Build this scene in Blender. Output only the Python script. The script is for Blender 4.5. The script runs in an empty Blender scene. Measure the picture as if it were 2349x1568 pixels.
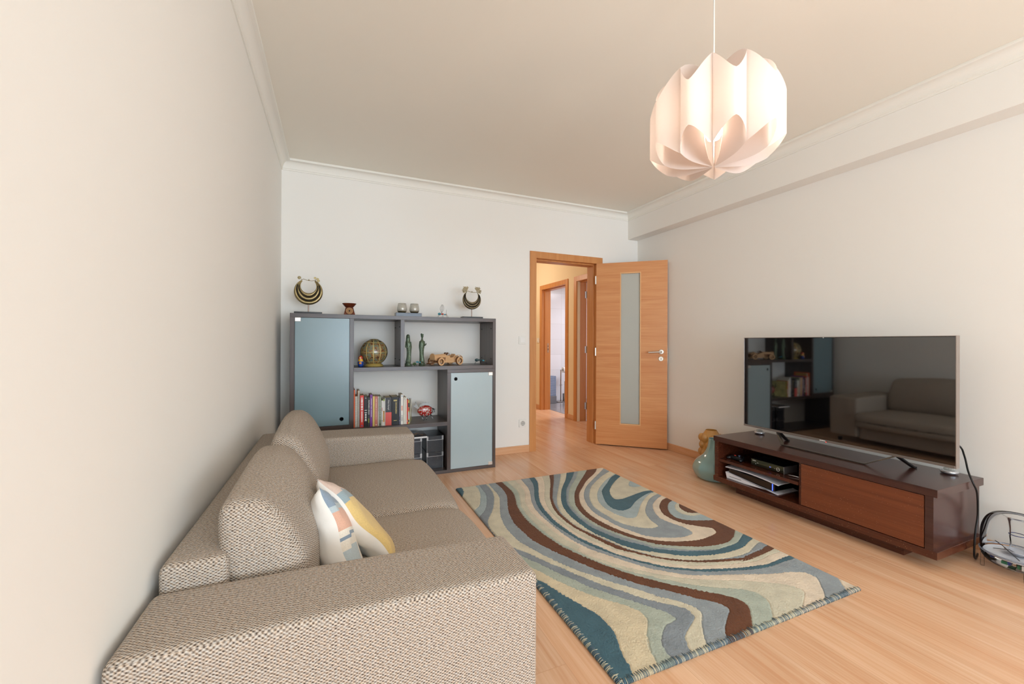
import bpy, bmesh, math, random
import numpy as np
from mathutils import Vector, Matrix
random.seed(7)
C = bpy.context.scene
COL = C.collection

# ---------------------------------------------------------------- camera
cam_d = bpy.data.cameras.new('camera'); cam = bpy.data.objects.new('camera', cam_d); COL.objects.link(cam)
yaw, pitch, roll = 0.4081, 0.0014, 0.0039
F = Vector((math.sin(yaw)*math.cos(pitch), math.cos(yaw)*math.cos(pitch), math.sin(pitch)))
Rr = Vector((math.cos(yaw), -math.sin(yaw), 0)); Uu = Rr.cross(F)
r2 = Rr*math.cos(roll) + Uu*math.sin(roll); u2 = -Rr*math.sin(roll) + Uu*math.cos(roll)
m = Matrix((r2, u2, -F)).transposed().to_4x4(); m.translation = (0, 0, 1.15)
cam.matrix_world = m
cam_d.sensor_fit = 'HORIZONTAL'; cam_d.sensor_width = 36.0; cam_d.lens = 36.0*946.14/2349
cam_d.clip_start = 0.02; cam_d.clip_end = 60
C.camera = cam

# ---------------------------------------------------------------- world, daylight, exposure
w = bpy.data.worlds.new('sky'); C.world = w; w.use_nodes = True
bg = w.node_tree.nodes['Background']; bg.inputs[0].default_value = (0.75, 0.85, 1.0, 1); bg.inputs[1].default_value = 1.0

def area(name, loc, rot, sx, sy, power, col):
    d = bpy.data.lights.new(name, 'AREA'); d.shape = 'RECTANGLE'; d.size = sx; d.size_y = sy
    d.energy = power; d.color = col
    o = bpy.data.objects.new(name, d); COL.objects.link(o); o.location = loc; o.rotation_euler = rot
    return o
PI = math.pi
area('daylight_window', (1.45, -4.12, 1.25), (PI/2+0.75, 0, 0), 3.3, 2.2, 215, (0.72, 0.865, 1.0))
area('bathroom_fill', (4.6, 5.6, 2.3), (0, 0, 0), 0.8, 0.8, 34, (0.9, 0.93, 1.0))  # unseen panel under the bathroom ceiling, added to brighten the white tiles
def point(name, loc, r, power, col):
    d = bpy.data.lights.new(name, 'POINT'); d.shadow_soft_size = r; d.energy = power; d.color = col
    o = bpy.data.objects.new(name, d); COL.objects.link(o); o.location = loc
    return o
point('hall_lamp_light', (2.3, 6.2, 2.3), 0.12, 15, (1.0, 0.88, 0.72))
C.view_settings.view_transform = 'Standard'; C.view_settings.look = 'None'
C.view_settings.gamma = 1.0; C.view_settings.use_curve_mapping = False
C.view_settings.exposure = 0.32
C.cycles.max_bounces = 10; C.cycles.diffuse_bounces = 6; C.cycles.glossy_bounces = 4
C.cycles.transmission_bounces = 8; C.cycles.transparent_max_bounces = 32
C.cycles.sample_clamp_indirect = 6.0
C.cycles.use_denoising = True

# ---------------------------------------------------------------- materials
def lin(c):
    return tuple((x/255/12.92 if x/255 <= 0.04045 else ((x/255+0.055)/1.055)**2.4) for x in c) + (1.0,)
MATS = {}
def mat(name, col=(200, 200, 200), rough=0.5, metal=0.0, spec=0.5, trans=0.0, ior=1.45, emit=None, estr=0.0, coat=0.0, noise=None, bump=None, sheen=0.0, alpha=1.0):
    """principled material; noise=(scale, amount, stretch xyz) varies the base colour, bump=(scale, strength)"""
    if name in MATS: return MATS[name]
    M = bpy.data.materials.new(name); M.use_nodes = True; MATS[name] = M
    nt = M.node_tree; b = nt.nodes['Principled BSDF']
    b.inputs['Base Color'].default_value = lin(col); b.inputs['Roughness'].default_value = rough
    b.inputs['Metallic'].default_value = metal; b.inputs['Specular IOR Level'].default_value = spec
    b.inputs['Transmission Weight'].default_value = trans; b.inputs['IOR'].default_value = ior
    b.inputs['Coat Weight'].default_value = coat; b.inputs['Coat Roughness'].default_value = 0.15
    b.inputs['Sheen Weight'].default_value = sheen
    b.inputs['Alpha'].default_value = alpha
    if emit: b.inputs['Emission Color'].default_value = lin(emit); b.inputs['Emission Strength'].default_value = estr
    tc = nt.nodes.new('ShaderNodeTexCoord')
    if noise:
        sc, am, st = noise
        mp = nt.nodes.new('ShaderNodeMapping'); mp.inputs['Scale'].default_value = st
        nt.links.new(tc.outputs['Object'], mp.inputs[0])
        nz = nt.nodes.new('ShaderNodeTexNoise'); nz.inputs['Scale'].default_value = sc; nz.inputs['Detail'].default_value = 5
        nt.links.new(mp.outputs[0], nz.inputs['Vector'])
        mx = nt.nodes.new('ShaderNodeMix'); mx.data_type = 'RGBA'
        mx.inputs[6].default_value = lin(tuple(max(0, x*(1-am)) for x in col))
        mx.inputs[7].default_value = lin(tuple(min(255, x*(1+am)) for x in col))
        nt.links.new(nz.outputs['Fac'], mx.inputs[0]); nt.links.new(mx.outputs[2], b.inputs['Base Color'])
    if bump:
        nz2 = nt.nodes.new('ShaderNodeTexNoise'); nz2.inputs['Scale'].default_value = bump[0]; nz2.inputs['Detail'].default_value = 3
        nt.links.new(tc.outputs['Object'], nz2.inputs['Vector'])
        bp = nt.nodes.new('ShaderNodeBump'); bp.inputs['Strength'].default_value = bump[1]; bp.inputs['Distance'].default_value = 0.002
        nt.links.new(nz2.outputs['Fac'], bp.inputs['Height']); nt.links.new(bp.outputs[0], b.inputs['Normal'])
    return M

def wood(name, base, dark, stretch, rough=0.35, fleck=0.0, spec=0.5, coat=0.0, planks=None, amt=1.0, fcol=(215, 180, 150)):
    """stretched-noise grain; planks=(length, width) adds plank-to-plank variation and seams along y"""
    M = bpy.data.materials.new(name); M.use_nodes = True; MATS[name] = M
    nt = M.node_tree; b = nt.nodes['Principled BSDF']; N = nt.nodes.new; Lk = nt.links.new
    b.inputs['Roughness'].default_value = rough; b.inputs['Specular IOR Level'].default_value = spec
    b.inputs['Coat Weight'].default_value = coat; b.inputs['Coat Roughness'].default_value = 0.12
    tc = N('ShaderNodeTexCoord'); src = tc.outputs['Object']
    if planks:
        rot = N('ShaderNodeMapping'); rot.inputs['Rotation'].default_value = (0, 0, PI/2); Lk(tc.outputs['Object'], rot.inputs[0])
        br = N('ShaderNodeTexBrick'); Lk(rot.outputs[0], br.inputs['Vector'])
        br.inputs['Scale'].default_value = 1.0; br.inputs['Brick Width'].default_value = planks[0]; br.inputs['Row Height'].default_value = planks[1]
        br.inputs['Mortar Size'].default_value = 0.0007; br.inputs['Mortar Smooth'].default_value = 0.3
        br.inputs['Color1'].default_value = (0, 0, 0, 1); br.inputs['Color2'].default_value = (1, 1, 1, 1); br.offset = 0.37
        br.inputs['Mortar'].default_value = (0.5, 0.5, 0.5, 1)
        sx = N('ShaderNodeMix'); sx.data_type = 'RGBA'; sx.blend_type = 'ADD'; sx.inputs[0].default_value = 3.0
        Lk(tc.outputs['Object'], sx.inputs[6]); Lk(br.outputs['Color'], sx.inputs[7])
        ad = N('ShaderNodeVectorMath'); ad.operation = 'MULTIPLY_ADD'; Lk(br.outputs['Color'], ad.inputs[0]); ad.inputs[1].default_value = (7.3, 3.1, 5.7); Lk(tc.outputs['Object'], ad.inputs[2])
        src = ad.outputs[0]
    mp = N('ShaderNodeMapping'); mp.inputs['Scale'].default_value = stretch; Lk(src, mp.inputs[0])
    n1 = N('ShaderNodeTexNoise'); n1.inputs['Scale'].default_value = 1.0; n1.inputs['Detail'].default_value = 6; n1.inputs['Roughness'].default_value = 0.6
    n1.inputs['Distortion'].default_value = 0.6
    Lk(mp.outputs[0], n1.inputs['Vector'])
    mp2 = N('ShaderNodeMapping'); mp2.inputs['Scale'].default_value = tuple(s*9 if s > 2 else s*2.5 for s in stretch); Lk(src, mp2.inputs[0])
    n2 = N('ShaderNodeTexNoise'); n2.inputs['Scale'].default_value = 1.0; n2.inputs['Detail'].default_value = 2
    Lk(mp2.outputs[0], n2.inputs['Vector'])
    av = N('ShaderNodeMath'); av.operation = 'MULTIPLY_ADD'; Lk(n2.outputs['Fac'], av.inputs[0]); av.inputs[1].default_value = 0.4; 
    sc1 = N('ShaderNodeMath'); sc1.operation = 'MULTIPLY'; Lk(n1.outputs['Fac'], sc1.inputs[0]); sc1.inputs[1].default_value = 0.6
    Lk(sc1.outputs[0], av.inputs[2])
    rp = N('ShaderNodeValToRGB'); rp.color_ramp.elements[0].position = 0.36; rp.color_ramp.elements[1].position = 0.64
    rp.color_ramp.elements[0].color = lin(dark); rp.color_ramp.elements[1].color = lin(base)
    Lk(av.outputs[0], rp.inputs[0]); out = rp.outputs[0]
    if planks:
        hv = N('ShaderNodeHueSaturation'); hv.inputs['Saturation'].default_value = 1.0
        mr = N('ShaderNodeMapRange'); mr.inputs[3].default_value = 0.95; mr.inputs[4].default_value = 1.05; Lk(br.outputs['Color'], mr.inputs[0])
        Lk(mr.outputs[0], hv.inputs['Value']); Lk(out, hv.inputs['Color']); out = hv.outputs[0]
        mm = N('ShaderNodeMix'); mm.data_type = 'RGBA'; Lk(br.outputs['Fac'], mm.inputs[0]); Lk(out, mm.inputs[6]); mm.inputs[7].default_value = lin(tuple(x*0.93 for x in dark)); out = mm.outputs[2]
    if fleck:
        vo = N('ShaderNodeTexVoronoi'); vo.inputs['Scale'].default_value = 95; Lk(tc.outputs['Object'], vo.inputs['Vector'])
        n3 = N('ShaderNodeTexNoise'); n3.inputs['Scale'].default_value = 7; Lk(tc.outputs['Object'], n3.inputs['Vector'])
        lt = N('ShaderNodeMath'); lt.operation = 'MULTIPLY'; Lk(n3.outputs['Fac'], lt.inputs[0]); lt.inputs[1].default_value = fleck
        cm = N('ShaderNodeMath'); cm.operation = 'LESS_THAN'; Lk(vo.outputs['Distance'], cm.inputs[0]); Lk(lt.outputs[0], cm.inputs[1])
        mf = N('ShaderNodeMix'); mf.data_type = 'RGBA'; Lk(cm.outputs[0], mf.inputs[0]); Lk(out, mf.inputs[6]); mf.inputs[7].default_value = lin(fcol); out = mf.outputs[2]
    Lk(out, b.inputs['Base Color'])
    return M

def weave(name, light, mid, dark):
    """coarse basket weave: staggered pale yarn floats over darker yarn, read from the metre-scaled UV map"""
    M = bpy.data.materials.new(name); M.use_nodes = True; MATS[name] = M
    nt = M.node_tree; b = nt.nodes['Principled BSDF']; N = nt.nodes.new; Lk = nt.links.new
    b.inputs['Roughness'].default_value = 0.92; b.inputs['Specular IOR Level'].default_value = 0.15
    uv = N('ShaderNodeUVMap'); uv.uv_map = 'UVMap'
    wb = N('ShaderNodeTexNoise'); wb.inputs['Scale'].default_value = 130; wb.inputs['Detail'].default_value = 1; Lk(uv.outputs[0], wb.inputs['Vector'])
    wv = N('ShaderNodeVectorMath'); wv.operation = 'MULTIPLY_ADD'; Lk(wb.outputs['Color'], wv.inputs[0]); wv.inputs[1].default_value = (0.0034, 0.0022, 0); Lk(uv.outputs[0], wv.inputs[2])
    sp = N('ShaderNodeSeparateXYZ'); Lk(wv.outputs[0], sp.inputs[0])
    def mth(op, x, y=None, z=None):
        q = N('ShaderNodeMath'); q.operation = op
        for k, t in enumerate((x, y, z)):
            if t is None: continue
            if isinstance(t, (int, float)): q.inputs[k].default_value = t
            else: Lk(t, q.inputs[k])
        return q.outputs[0]
    cu = mth('COSINE', mth('MULTIPLY', sp.outputs[0], 2*PI/0.0112)); cv = mth('COSINE', mth('MULTIPLY', sp.outputs[1], 2*PI/0.0074))
    float_ = mth('MULTIPLY_ADD', mth('MULTIPLY', cu, cv), 0.5, 0.5)
    fine = mth('MULTIPLY_ADD', mth('COSINE', mth('MULTIPLY', sp.outputs[1], 2*PI/0.00185)), 0.05, 0.0)
    nm = N('ShaderNodeMapping'); nm.inputs['Scale'].default_value = (150, 330, 1); Lk(uv.outputs[0], nm.inputs[0])
    nz = N('ShaderNodeTexNoise'); nz.inputs['Scale'].default_value = 1; nz.inputs['Detail'].default_value = 4; Lk(nm.outputs[0], nz.inputs['Vector'])
    val = mth('ADD', mth('MULTIPLY_ADD', float_, 0.62, -0.22), mth('ADD', mth('MULTIPLY', nz.outputs['Fac'], 0.95), fine))
    rp = N('ShaderNodeValToRGB'); e = rp.color_ramp.elements; e[0].position = 0.22; e[0].color = lin(dark); e[1].position = 0.82; e[1].color = lin(light)
    em = rp.color_ramp.elements.new(0.46); em.color = lin(mid); Lk(val, rp.inputs[0])
    yn = N('ShaderNodeTexNoise'); yn.inputs['Scale'].default_value = 170; Lk(uv.outputs[0], yn.inputs['Vector'])
    yr = N('ShaderNodeValToRGB'); yr.color_ramp.elements[0].position = 0.38; yr.color_ramp.elements[0].color = (1.0, 0.91, 0.82, 1); yr.color_ramp.elements[1].position = 0.62; yr.color_ramp.elements[1].color = (0.92, 0.96, 1.0, 1); Lk(yn.outputs['Fac'], yr.inputs[0])
    ym = N('ShaderNodeMix'); ym.data_type = 'RGBA'; ym.blend_type = 'MULTIPLY'; ym.inputs[0].default_value = 1.0; Lk(rp.outputs[0], ym.inputs[6]); Lk(yr.outputs[0], ym.inputs[7]); Lk(ym.outputs[2], b.inputs['Base Color'])
    bp = N('ShaderNodeBump'); bp.inputs['Strength'].default_value = 0.7; bp.inputs['Distance'].default_value = 0.0022
    Lk(val, bp.inputs['Height']); Lk(bp.outputs[0], b.inputs['Normal'])
    return M

# ---------------------------------------------------------------- mesh builder
WL = {}
class MB:
    def __init__(s): s.v = []; s.f = []; s.m = []; s.T = Matrix.Identity(4)
    def add(s, vs, fs, mi=0):
        o = len(s.v); s.v += [tuple(s.T @ Vector(p)) for p in vs]; s.f += [tuple(i+o for i in f) for f in fs]
        s.m += ([mi]*len(fs) if isinstance(mi, int) else list(mi)); return s
    def box(s, x0, x1, y0, y1, z0, z1, mi=0):
        vs = [(x, y, z) for z in (z0, z1) for y in (y0, y1) for x in (x0, x1)]
        return s.add(vs, [(0, 2, 3, 1), (4, 5, 7, 6), (0, 1, 5, 4), (2, 6, 7, 3), (0, 4, 6, 2), (1, 3, 7, 5)], mi)
    def lathe(s, prof, c=(0, 0, 0), n=40, mi=0, sx=1, sy=1, fn=None, cap=True):
        vs = []; fs = []; ms = []
        for k, (r, z) in enumerate(prof):
            for i in range(n):
                a = 2*PI*i/n; rr = r if fn is None else fn(r, z, a)
                vs.append((c[0]+rr*math.cos(a)*sx, c[1]+rr*math.sin(a)*sy, c[2]+z))
        for k in range(len(prof)-1):
            for i in range(n):
                j = (i+1) % n; fs.append((k*n+i, k*n+j, (k+1)*n+j, (k+1)*n+i)); ms.append(mi if isinstance(mi, int) else mi[k])
        if cap and prof[0][0] > 1e-6: fs.append(tuple(range(n-1, -1, -1))); ms.append(mi if isinstance(mi, int) else mi[0])
        if cap and prof[-1][0] > 1e-6: fs.append(tuple((len(prof)-1)*n+i for i in range(n))); ms.append(mi if isinstance(mi, int) else mi[-1])
        return s.add(vs, fs, ms)
    def ball(s, c, r, n=20, mi=0, sc=(1, 1, 1)):
        k = max(8, n//2); prof = [(math.sin(PI*i/k), -math.cos(PI*i/k)) for i in range(k+1)]
        vs = []; fs = []
        for (pr, pz) in prof:
            for i in range(n):
                a = 2*PI*i/n; vs.append((c[0]+r*sc[0]*pr*math.cos(a), c[1]+r*sc[1]*pr*math.sin(a), c[2]+r*sc[2]*pz))
        for q in range(k):
            for i in range(n):
                j = (i+1) % n; fs.append((q*n+i, q*n+j, (q+1)*n+j, (q+1)*n+i))
        return s.add(vs, fs, mi)
    def tube(s, pts, r, n=8, mi=0, cap=True):
        P = [Vector(p) for p in pts]; rs = r if isinstance(r, (list, tuple)) else [r]*len(P)
        vs = []; fs = []; up = None
        for i, p in enumerate(P):
            t = (P[min(i+1, len(P)-1)]-P[max(i-1, 0)]).normalized()
            if up is None:
                up = Vector((0, 0, 1)) if abs(t.z) < 0.9 else Vector((1, 0, 0))
            a = t.cross(up)
            if a.length < 1e-5: a = t.cross(Vector((0.3, 1, 0.2)))
            a.normalize(); bb = a.cross(t).normalized(); up = bb
            for k in range(n):
                th = 2*PI*k/n; vs.append(tuple(p+(a*math.cos(th)+bb*math.sin(th))*rs[i]))
        for i in range(len(P)-1):
            for k in range(n):
                j = (k+1) % n; fs.append((i*n+k, i*n+j, (i+1)*n+j, (i+1)*n+k))
        if cap: fs.append(tuple(range(n-1, -1, -1))); fs.append(tuple((len(P)-1)*n+k for k in range(n)))
        return s.add(vs, fs, mi)
    def prism(s, poly, z0, z1, mi=0, axis='z'):
        """extrude a polygon; axis tells along which axis it is extruded (poly gives the other two, in order)"""
        n = len(poly)
        def P(a, b, t): return {'z': (a, b, t), 'y': (a, t, b), 'x': (t, a, b)}[axis]
        vs = [P(a, b, z0) for a, b in poly]+[P(a, b, z1) for a, b in poly]
        fs = [tuple(range(n-1, -1, -1)), tuple(range(n, 2*n))]+[(i, (i+1) % n, (i+1) % n+n, i+n) for i in range(n)]
        return s.add(vs, fs, mi)
    def rbox(s, c, h, r, n=10, deform=None, mi=0):
        """rounded box, centre c, half sizes h, corner radius r; deform maps a local point"""
        def ax(hh):
            k = 4; a = [-hh+r*(1-math.cos(PI/2*i/k)) for i in range(k)]
            return a+[-hh+r+(2*hh-2*r)*i/n for i in range(n+1)]+[-x for x in reversed(a)]
        A = [ax(q) for q in h]
        def rnd(p):
            q = [max(-h[i]+r, min(h[i]-r, p[i])) for i in range(3)]; d = Vector([p[i]-q[i] for i in range(3)])
            if d.length > 1e-9: d = d.normalized()*r
            o = [q[i]+d[i] for i in range(3)]
            if deform: o = deform(o)
            return (c[0]+o[0], c[1]+o[1], c[2]+o[2])
        for ai, bi, ci in ((0, 1, 2), (1, 2, 0), (2, 0, 1)):
            for sg in (-1, 1):
                a, b2 = A[ai], A[bi]; vs = []
                for u in a:
                    for v in b2:
                        p = [0, 0, 0]; p[ai] = u; p[bi] = v; p[ci] = sg*h[ci]; vs.append(rnd(p))
                nb = len(b2); fs = []
                for i in range(len(a)-1):
                    for j in range(nb-1):
                        q = (i*nb+j, (i+1)*nb+j, (i+1)*nb+j+1, i*nb+j+1); fs.append(q if sg > 0 else q[::-1])
                s.add(vs, fs, mi)
        return s
    def build(s, name, mats, parent=None, origin=None, rotz=0.0, smooth=False, bevel=0.0, weld=False, uvs=None, subd=0, auto=None):
        """vertices are given in world space when rotz is 0 and origin is the object's place; see W()"""
        me = bpy.data.meshes.new(name); org = Vector(origin) if origin is not None else Vector((0, 0, 0))
        if parent is not None and origin is None: org = wloc(parent)
        V = [tuple(Vector(p)-org) for p in s.v] if rotz == 0.0 else s.v
        me.from_pydata(V, [], s.f)
        ms = mats if isinstance(mats, (list, tuple)) else [mats]
        for q in ms: me.materials.append(q)
        me.polygons.foreach_set('material_index', s.m)
        if weld or smooth:
            bm = bmesh.new(); bm.from_mesh(me); bmesh.ops.remove_doubles(bm, verts=bm.verts, dist=1e-5)
            bmesh.ops.recalc_face_normals(bm, faces=bm.faces); bm.to_mesh(me); bm.free()
        uvl = me.uv_layers.new(name='UVMap'); dat = uvl.data
        for p in me.polygons:
            nx, ny, nz = (abs(t) for t in p.normal)
            for li in p.loop_indices:
                co = me.vertices[me.loops[li].vertex_index].co
                dat[li].uv = (co.y, co.z) if nx >= ny and nx >= nz else ((co.x, co.z) if ny >= nz else (co.x, co.y))
        if smooth:
            me.polygons.foreach_set('use_smooth', [True]*len(me.polygons))
            if auto: me.set_sharp_from_angle(angle=math.radians(auto))
        o = bpy.data.objects.new(name, me); COL.objects.link(o)
        if parent is not None:
            o.parent = parent; o.location = org-wloc(parent); WL[o.name] = list(org)
        else: o.location = org; WL[o.name] = list(org)
        o.rotation_euler = (0, 0, rotz)
        if bevel:
            bv = o.modifiers.new('bevel', 'BEVEL'); bv.width = bevel; bv.segments = 2; bv.limit_method = 'ANGLE'
        if subd:
            sd = o.modifiers.new('sub', 'SUBSURF'); sd.levels = subd; sd.render_levels = subd
        return o
def wloc(o): return Vector(WL[o.name])
def tag(o, label=None, cat=None, group=None, kind=None):
    if label: o['label'] = label
    if cat: o['category'] = cat
    if group: o['group'] = group
    if kind: o['kind'] = kind
    return o
def thing(name, loc, label=None, cat=None, group=None, kind=None, rotz=0):
    o = bpy.data.objects.new(name, None); COL.objects.link(o); o.location = loc; o.empty_display_size = 0.05; WL[o.name] = list(loc)
    o.rotation_euler = (0, 0, rotz)
    return tag(o, label, cat, group, kind)
def kid(mb, name, mats, parent, **k):
    """a part whose vertices are already in its parent's own frame"""
    o = mb.build(name, mats, None, origin=(0, 0, 0), **k); o.parent = parent; WL[o.name] = [0, 0, 0]; return o
def copy_tree(o, loc=None, parent=None):
    c = o.copy(); COL.objects.link(c); c.parent = parent
    if loc is not None: c.location = loc
    for ch in o.children: copy_tree(ch, None, c)
    return c
def struct(name, mb, m, **k): return tag(mb.build(name, m, **k), kind='structure')
def arc(cx, cz, r, a0, a1, n): return [(cx+r*math.cos(math.radians(a0+(a1-a0)*i/n)), cz+r*math.sin(math.radians(a0+(a1-a0)*i/n))) for i in range(n+1)]
def text_mesh(txt, size, depth=0.0004):
    cu = bpy.data.curves.new('t', 'FONT'); cu.body = txt; cu.size = size; cu.extrude = depth; cu.align_x = 'CENTER'; cu.align_y = 'CENTER'
    cu.resolution_u = 3
    ob = bpy.data.objects.new('t', cu); COL.objects.link(ob); dg = bpy.context.evaluated_depsgraph_get(); me = bpy.data.meshes.new_from_object(ob.evaluated_get(dg))
    V = [v.co.copy() for v in me.vertices]; Fc = [tuple(p.vertices) for p in me.polygons]
    bpy.data.objects.remove(ob); bpy.data.curves.remove(cu); bpy.data.meshes.remove(me)
    return V, Fc

# ================================================================ the room shell
WALL = mat('wall_paint', (241, 238, 232), 0.75, spec=0.25, bump=(260, 0.05))
CEIL = mat('ceiling_paint', (242, 237, 226), 0.85, spec=0.2)
HALLP = mat('hall_paint', (240, 222, 190), 0.75, spec=0.2)
FLOOR = wood('laminate_floor', (232, 192, 158), (213, 160, 120), (11, 0.85, 1), rough=0.27, spec=0.42, planks=(1.28, 0.192))
BEECH_V = wood('beech_vertical', (212, 150, 92), (196, 128, 70), (26, 26, 1.2), rough=0.38)
BEECH_H = wood('beech_horizontal', (219, 158, 104), (202, 131, 77), (1.1, 1.1, 16), rough=0.36)
BEECH_B = wood('beech_baseboard', (226, 180, 140), (212, 155, 110), (1.5, 1.5, 30), rough=0.4)
BEAD = mat('pale_beech_bead', (226, 178, 128), 0.45)
STEEL = mat('brushed_steel', (205, 203, 198), 0.32, metal=1.0)
DARK = mat('black_plastic', (14, 14, 16), 0.4)
WHITEP = mat('white_plastic', (238, 236, 230), 0.35)
XL, XR, XBM, YB, ZC = -0.4056, 3.33, 3.187, 3.93, 2.672

struct('floor', MB().box(-0.56, 3.50, -4.35, 4.10, -0.1, 0).box(1.2, 3.42, 4.10, 8.2, -0.1, 0), FLOOR)
struct('ceiling', MB().box(-0.56, 3.50, -4.35, 3.93, ZC, ZC+0.1), CEIL)
struct('ceiling', MB().box(1.2, 5.4, 4.08, 8.2, 2.56, 2.66), CEIL)
struct('wall_left', MB().box(XL-0.15, XL, -4.35, 4.08, 0, ZC), WALL)
wb = MB().box(XL, 1.965, YB, 4.08, 0, ZC).box(2.752, 3.33, YB, 4.08, 0, ZC).box(1.965, 2.752, YB, 4.08, 2.058, ZC)
struct('wall_back', wb, WALL)
struct('wall_right', MB().box(XR, 3.48, -4.35, 4.08, 0, ZC), WALL)
# window wall behind the camera
struct('wall_near', MB().box(XL, 0.0, -4.35, -4.20, 0, ZC).box(2.9, XR, -4.35, -4.20, 0, ZC).box(0.0, 2.9, -4.35, -4.20, 2.35, ZC).box(0.0, 2.9, -4.35, -4.20, 0, 0.12), WALL)
wf = MB()
for x in (0.0, 0.97, 1.93, 2.84): wf.box(x, x+0.06, -4.30, -4.24, 0.12, 2.35)
for z in (0.12, 2.29): wf.box(0.06, 2.84, -4.30, -4.24, z, z+0.06)
struct('window_1', wf, WHITEP)
# hall and bathroom shells
struct('wall_hall_left', MB().box(1.25, 1.40, 4.08, 8.05, 0, 2.56), HALLP)
struct('wall_hall_end', MB().box(1.25, 3.42, 8.05, 8.2, 0, 2.56), HALLP)
HX = 3.28
hw = MB().box(HX, 3.42, 4.08, 4.39, 0, 2.56).box(HX, 3.42, 5.17, 5.49, 0, 2.56).box(HX, 3.42, 6.29, 8.05, 0, 2.56)
hw.box(HX, 3.42, 4.39, 5.17, 2.06, 2.56).box(HX, 3.42, 5.49, 6.29, 2.06, 2.56)
struct('wall_hall_right', hw, HALLP)
def tiles(name, col, grout, wd, ht):
    M = mat(name, col, 0.18); nt = M.node_tree; b = nt.nodes['Principled BSDF']; br = nt.nodes.new('ShaderNodeTexBrick'); uv = nt.nodes.new('ShaderNodeUVMap'); uv.uv_map = 'UVMap'
    nt.links.new(uv.outputs[0], br.inputs['Vector']); br.inputs['Scale'].default_value = 1; br.inputs['Brick Width'].default_value = wd; br.inputs['Row Height'].default_value = ht
    br.inputs['Mortar Size'].default_value = 0.002; br.offset = 0.0; br.inputs['Color1'].default_value = lin(col); br.inputs['Color2'].default_value = lin(tuple(x*0.97 for x in col)); br.inputs['Mortar'].default_value = lin(grout)
    nt.links.new(br.outputs['Color'], b.inputs['Base Color']); return M
TILE = tiles('white_wall_tile', (232, 232, 238), (205, 203, 206), 0.6, 0.305)
GTILE = tiles('grey_floor_tile', (146, 142, 146), (110, 108, 112), 0.9, 0.16)
struct('wall_bathroom_far', MB().box(3.42, 5.4, 7.22, 7.35, 0, 2.56), TILE)
struct('wall_bathroom_side', MB().box(5.3, 5.4, 4.08, 7.22, 0, 2.56).box(3.42, 5.3, 4.08, 4.2, 0, 2.56), TILE)
struct('floor', MB().box(3.42, 5.4, 4.08, 7.35, -0.1, 0.002), GTILE)
# bulkhead beam along the right wall
struct('trim_1', MB().box(XBM, XR, -4.2, YB, 2.3685, ZC), WALL)
# cove cornice, mitred at the corners
prof = [(0, 2.588), (0.007, 2.588), (0.007, 2.5985), (0.0115, 2.6015), (0.0115, 2.604)]+[(0.0115+0.040*(1-math.cos(math.radians(a))), 2.606+0.047*math.sin(math.radians(a))) for a in range(10, 91, 10)]+[(0.0647, 2.6545), (0.0665, 2.657), (0.0665, 2.665), (0.0647, ZC), (0, ZC)]
MOULD = mat('cornice_plaster', (241, 238, 230), 0.7, spec=0.25)
def strip(name, A, B):
    n = len(prof); vs = [A(o, z) for o, z in prof]+[B(o, z) for o, z in prof]
    fs = [(i, (i+1) % n, (i+1) % n+n, i+n) for i in range(n)]+[tuple(range(n)), tuple(range(2*n-1, n-1, -1))]
    q = MB(); q.add(vs, fs); o = struct(name, q, MOULD, weld=True); return o
strip('trim_2', lambda o, z: (XL+o, -4.2, z), lambda o, z: (XL+o, YB-o, z))
strip('trim_3', lambda o, z: (XL+o, YB-o, z), lambda o, z: (XBM-o, YB-o, z))
strip('trim_4', lambda o, z: (XBM-o, YB-o, z), lambda o, z: (XBM-o, -4.2, z))
# baseboards
def base(name, x0, x1, y0, y1): struct(name, MB().box(x0, x1, y0, y1, 0, 0.074), BEECH_B, bevel=0.003)
base('baseboard_back', 1.385, 1.90, YB-0.013, YB)
base('baseboard_back', 2.822, XR-0.013, YB-0.013, YB)
base('baseboard_right', XR-0.013, XR, -4.2, YB)
base('baseboard_left', XL, XL+0.012, -4.2, 3.54)
base('baseboard_hall', HX-0.012, HX, 6.355, 8.05)
base('baseboard_hall', HX-0.012, HX, 5.255, 5.425)

# ---------------------------------------------------------------- door_1: open room door
d1 = thing('door_1', (2.36, YB, 0), kind='structure', label='open beech door with a tall frosted glass strip')
fr = MB().box(1.900, 1.974, YB-0.014, YB, 0, 2.12).box(2.742, 2.818, YB-0.014, YB, 0, 2.12).box(1.974, 2.742, YB-0.014, YB, 2.049, 2.12)
fr.box(1.9655, 1.974, YB, 4.08, 0, 2.049).box(2.742, 2.7515, YB, 4.08, 0, 2.049).box(1.9655, 2.7515, YB, 4.08, 2.049, 2.0575)
fr.box(1.974, 1.988, YB+0.042, 4.094, 0, 2.035).box(2.728, 2.742, YB+0.042, 4.094, 0, 2.035).box(1.974, 2.742, YB+0.042, 4.094, 2.035, 2.049)
fr.build('door_frame', BEECH_V, d1, bevel=0.0015)
LA = -math.atan2(0.666, 0.746)
LL, LT, LH = 0.755, 0.038, 2.045
leaf_mb = MB().box(0, 0.262, 0, LT, 0.012, LH).box(0.480, LL, 0, LT, 0.012, LH).box(0.262, 0.480, 0, LT, 1.930, LH).box(0.262, 0.480, 0, LT, 0.012, 0.246)
leaf = leaf_mb.build('door_leaf', BEECH_H, None, origin=(2.726, 3.905, 0), rotz=LA); leaf.parent = d1; leaf.location = Vector((2.726, 3.905, 0))-wloc(d1)
bd = MB()
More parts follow.
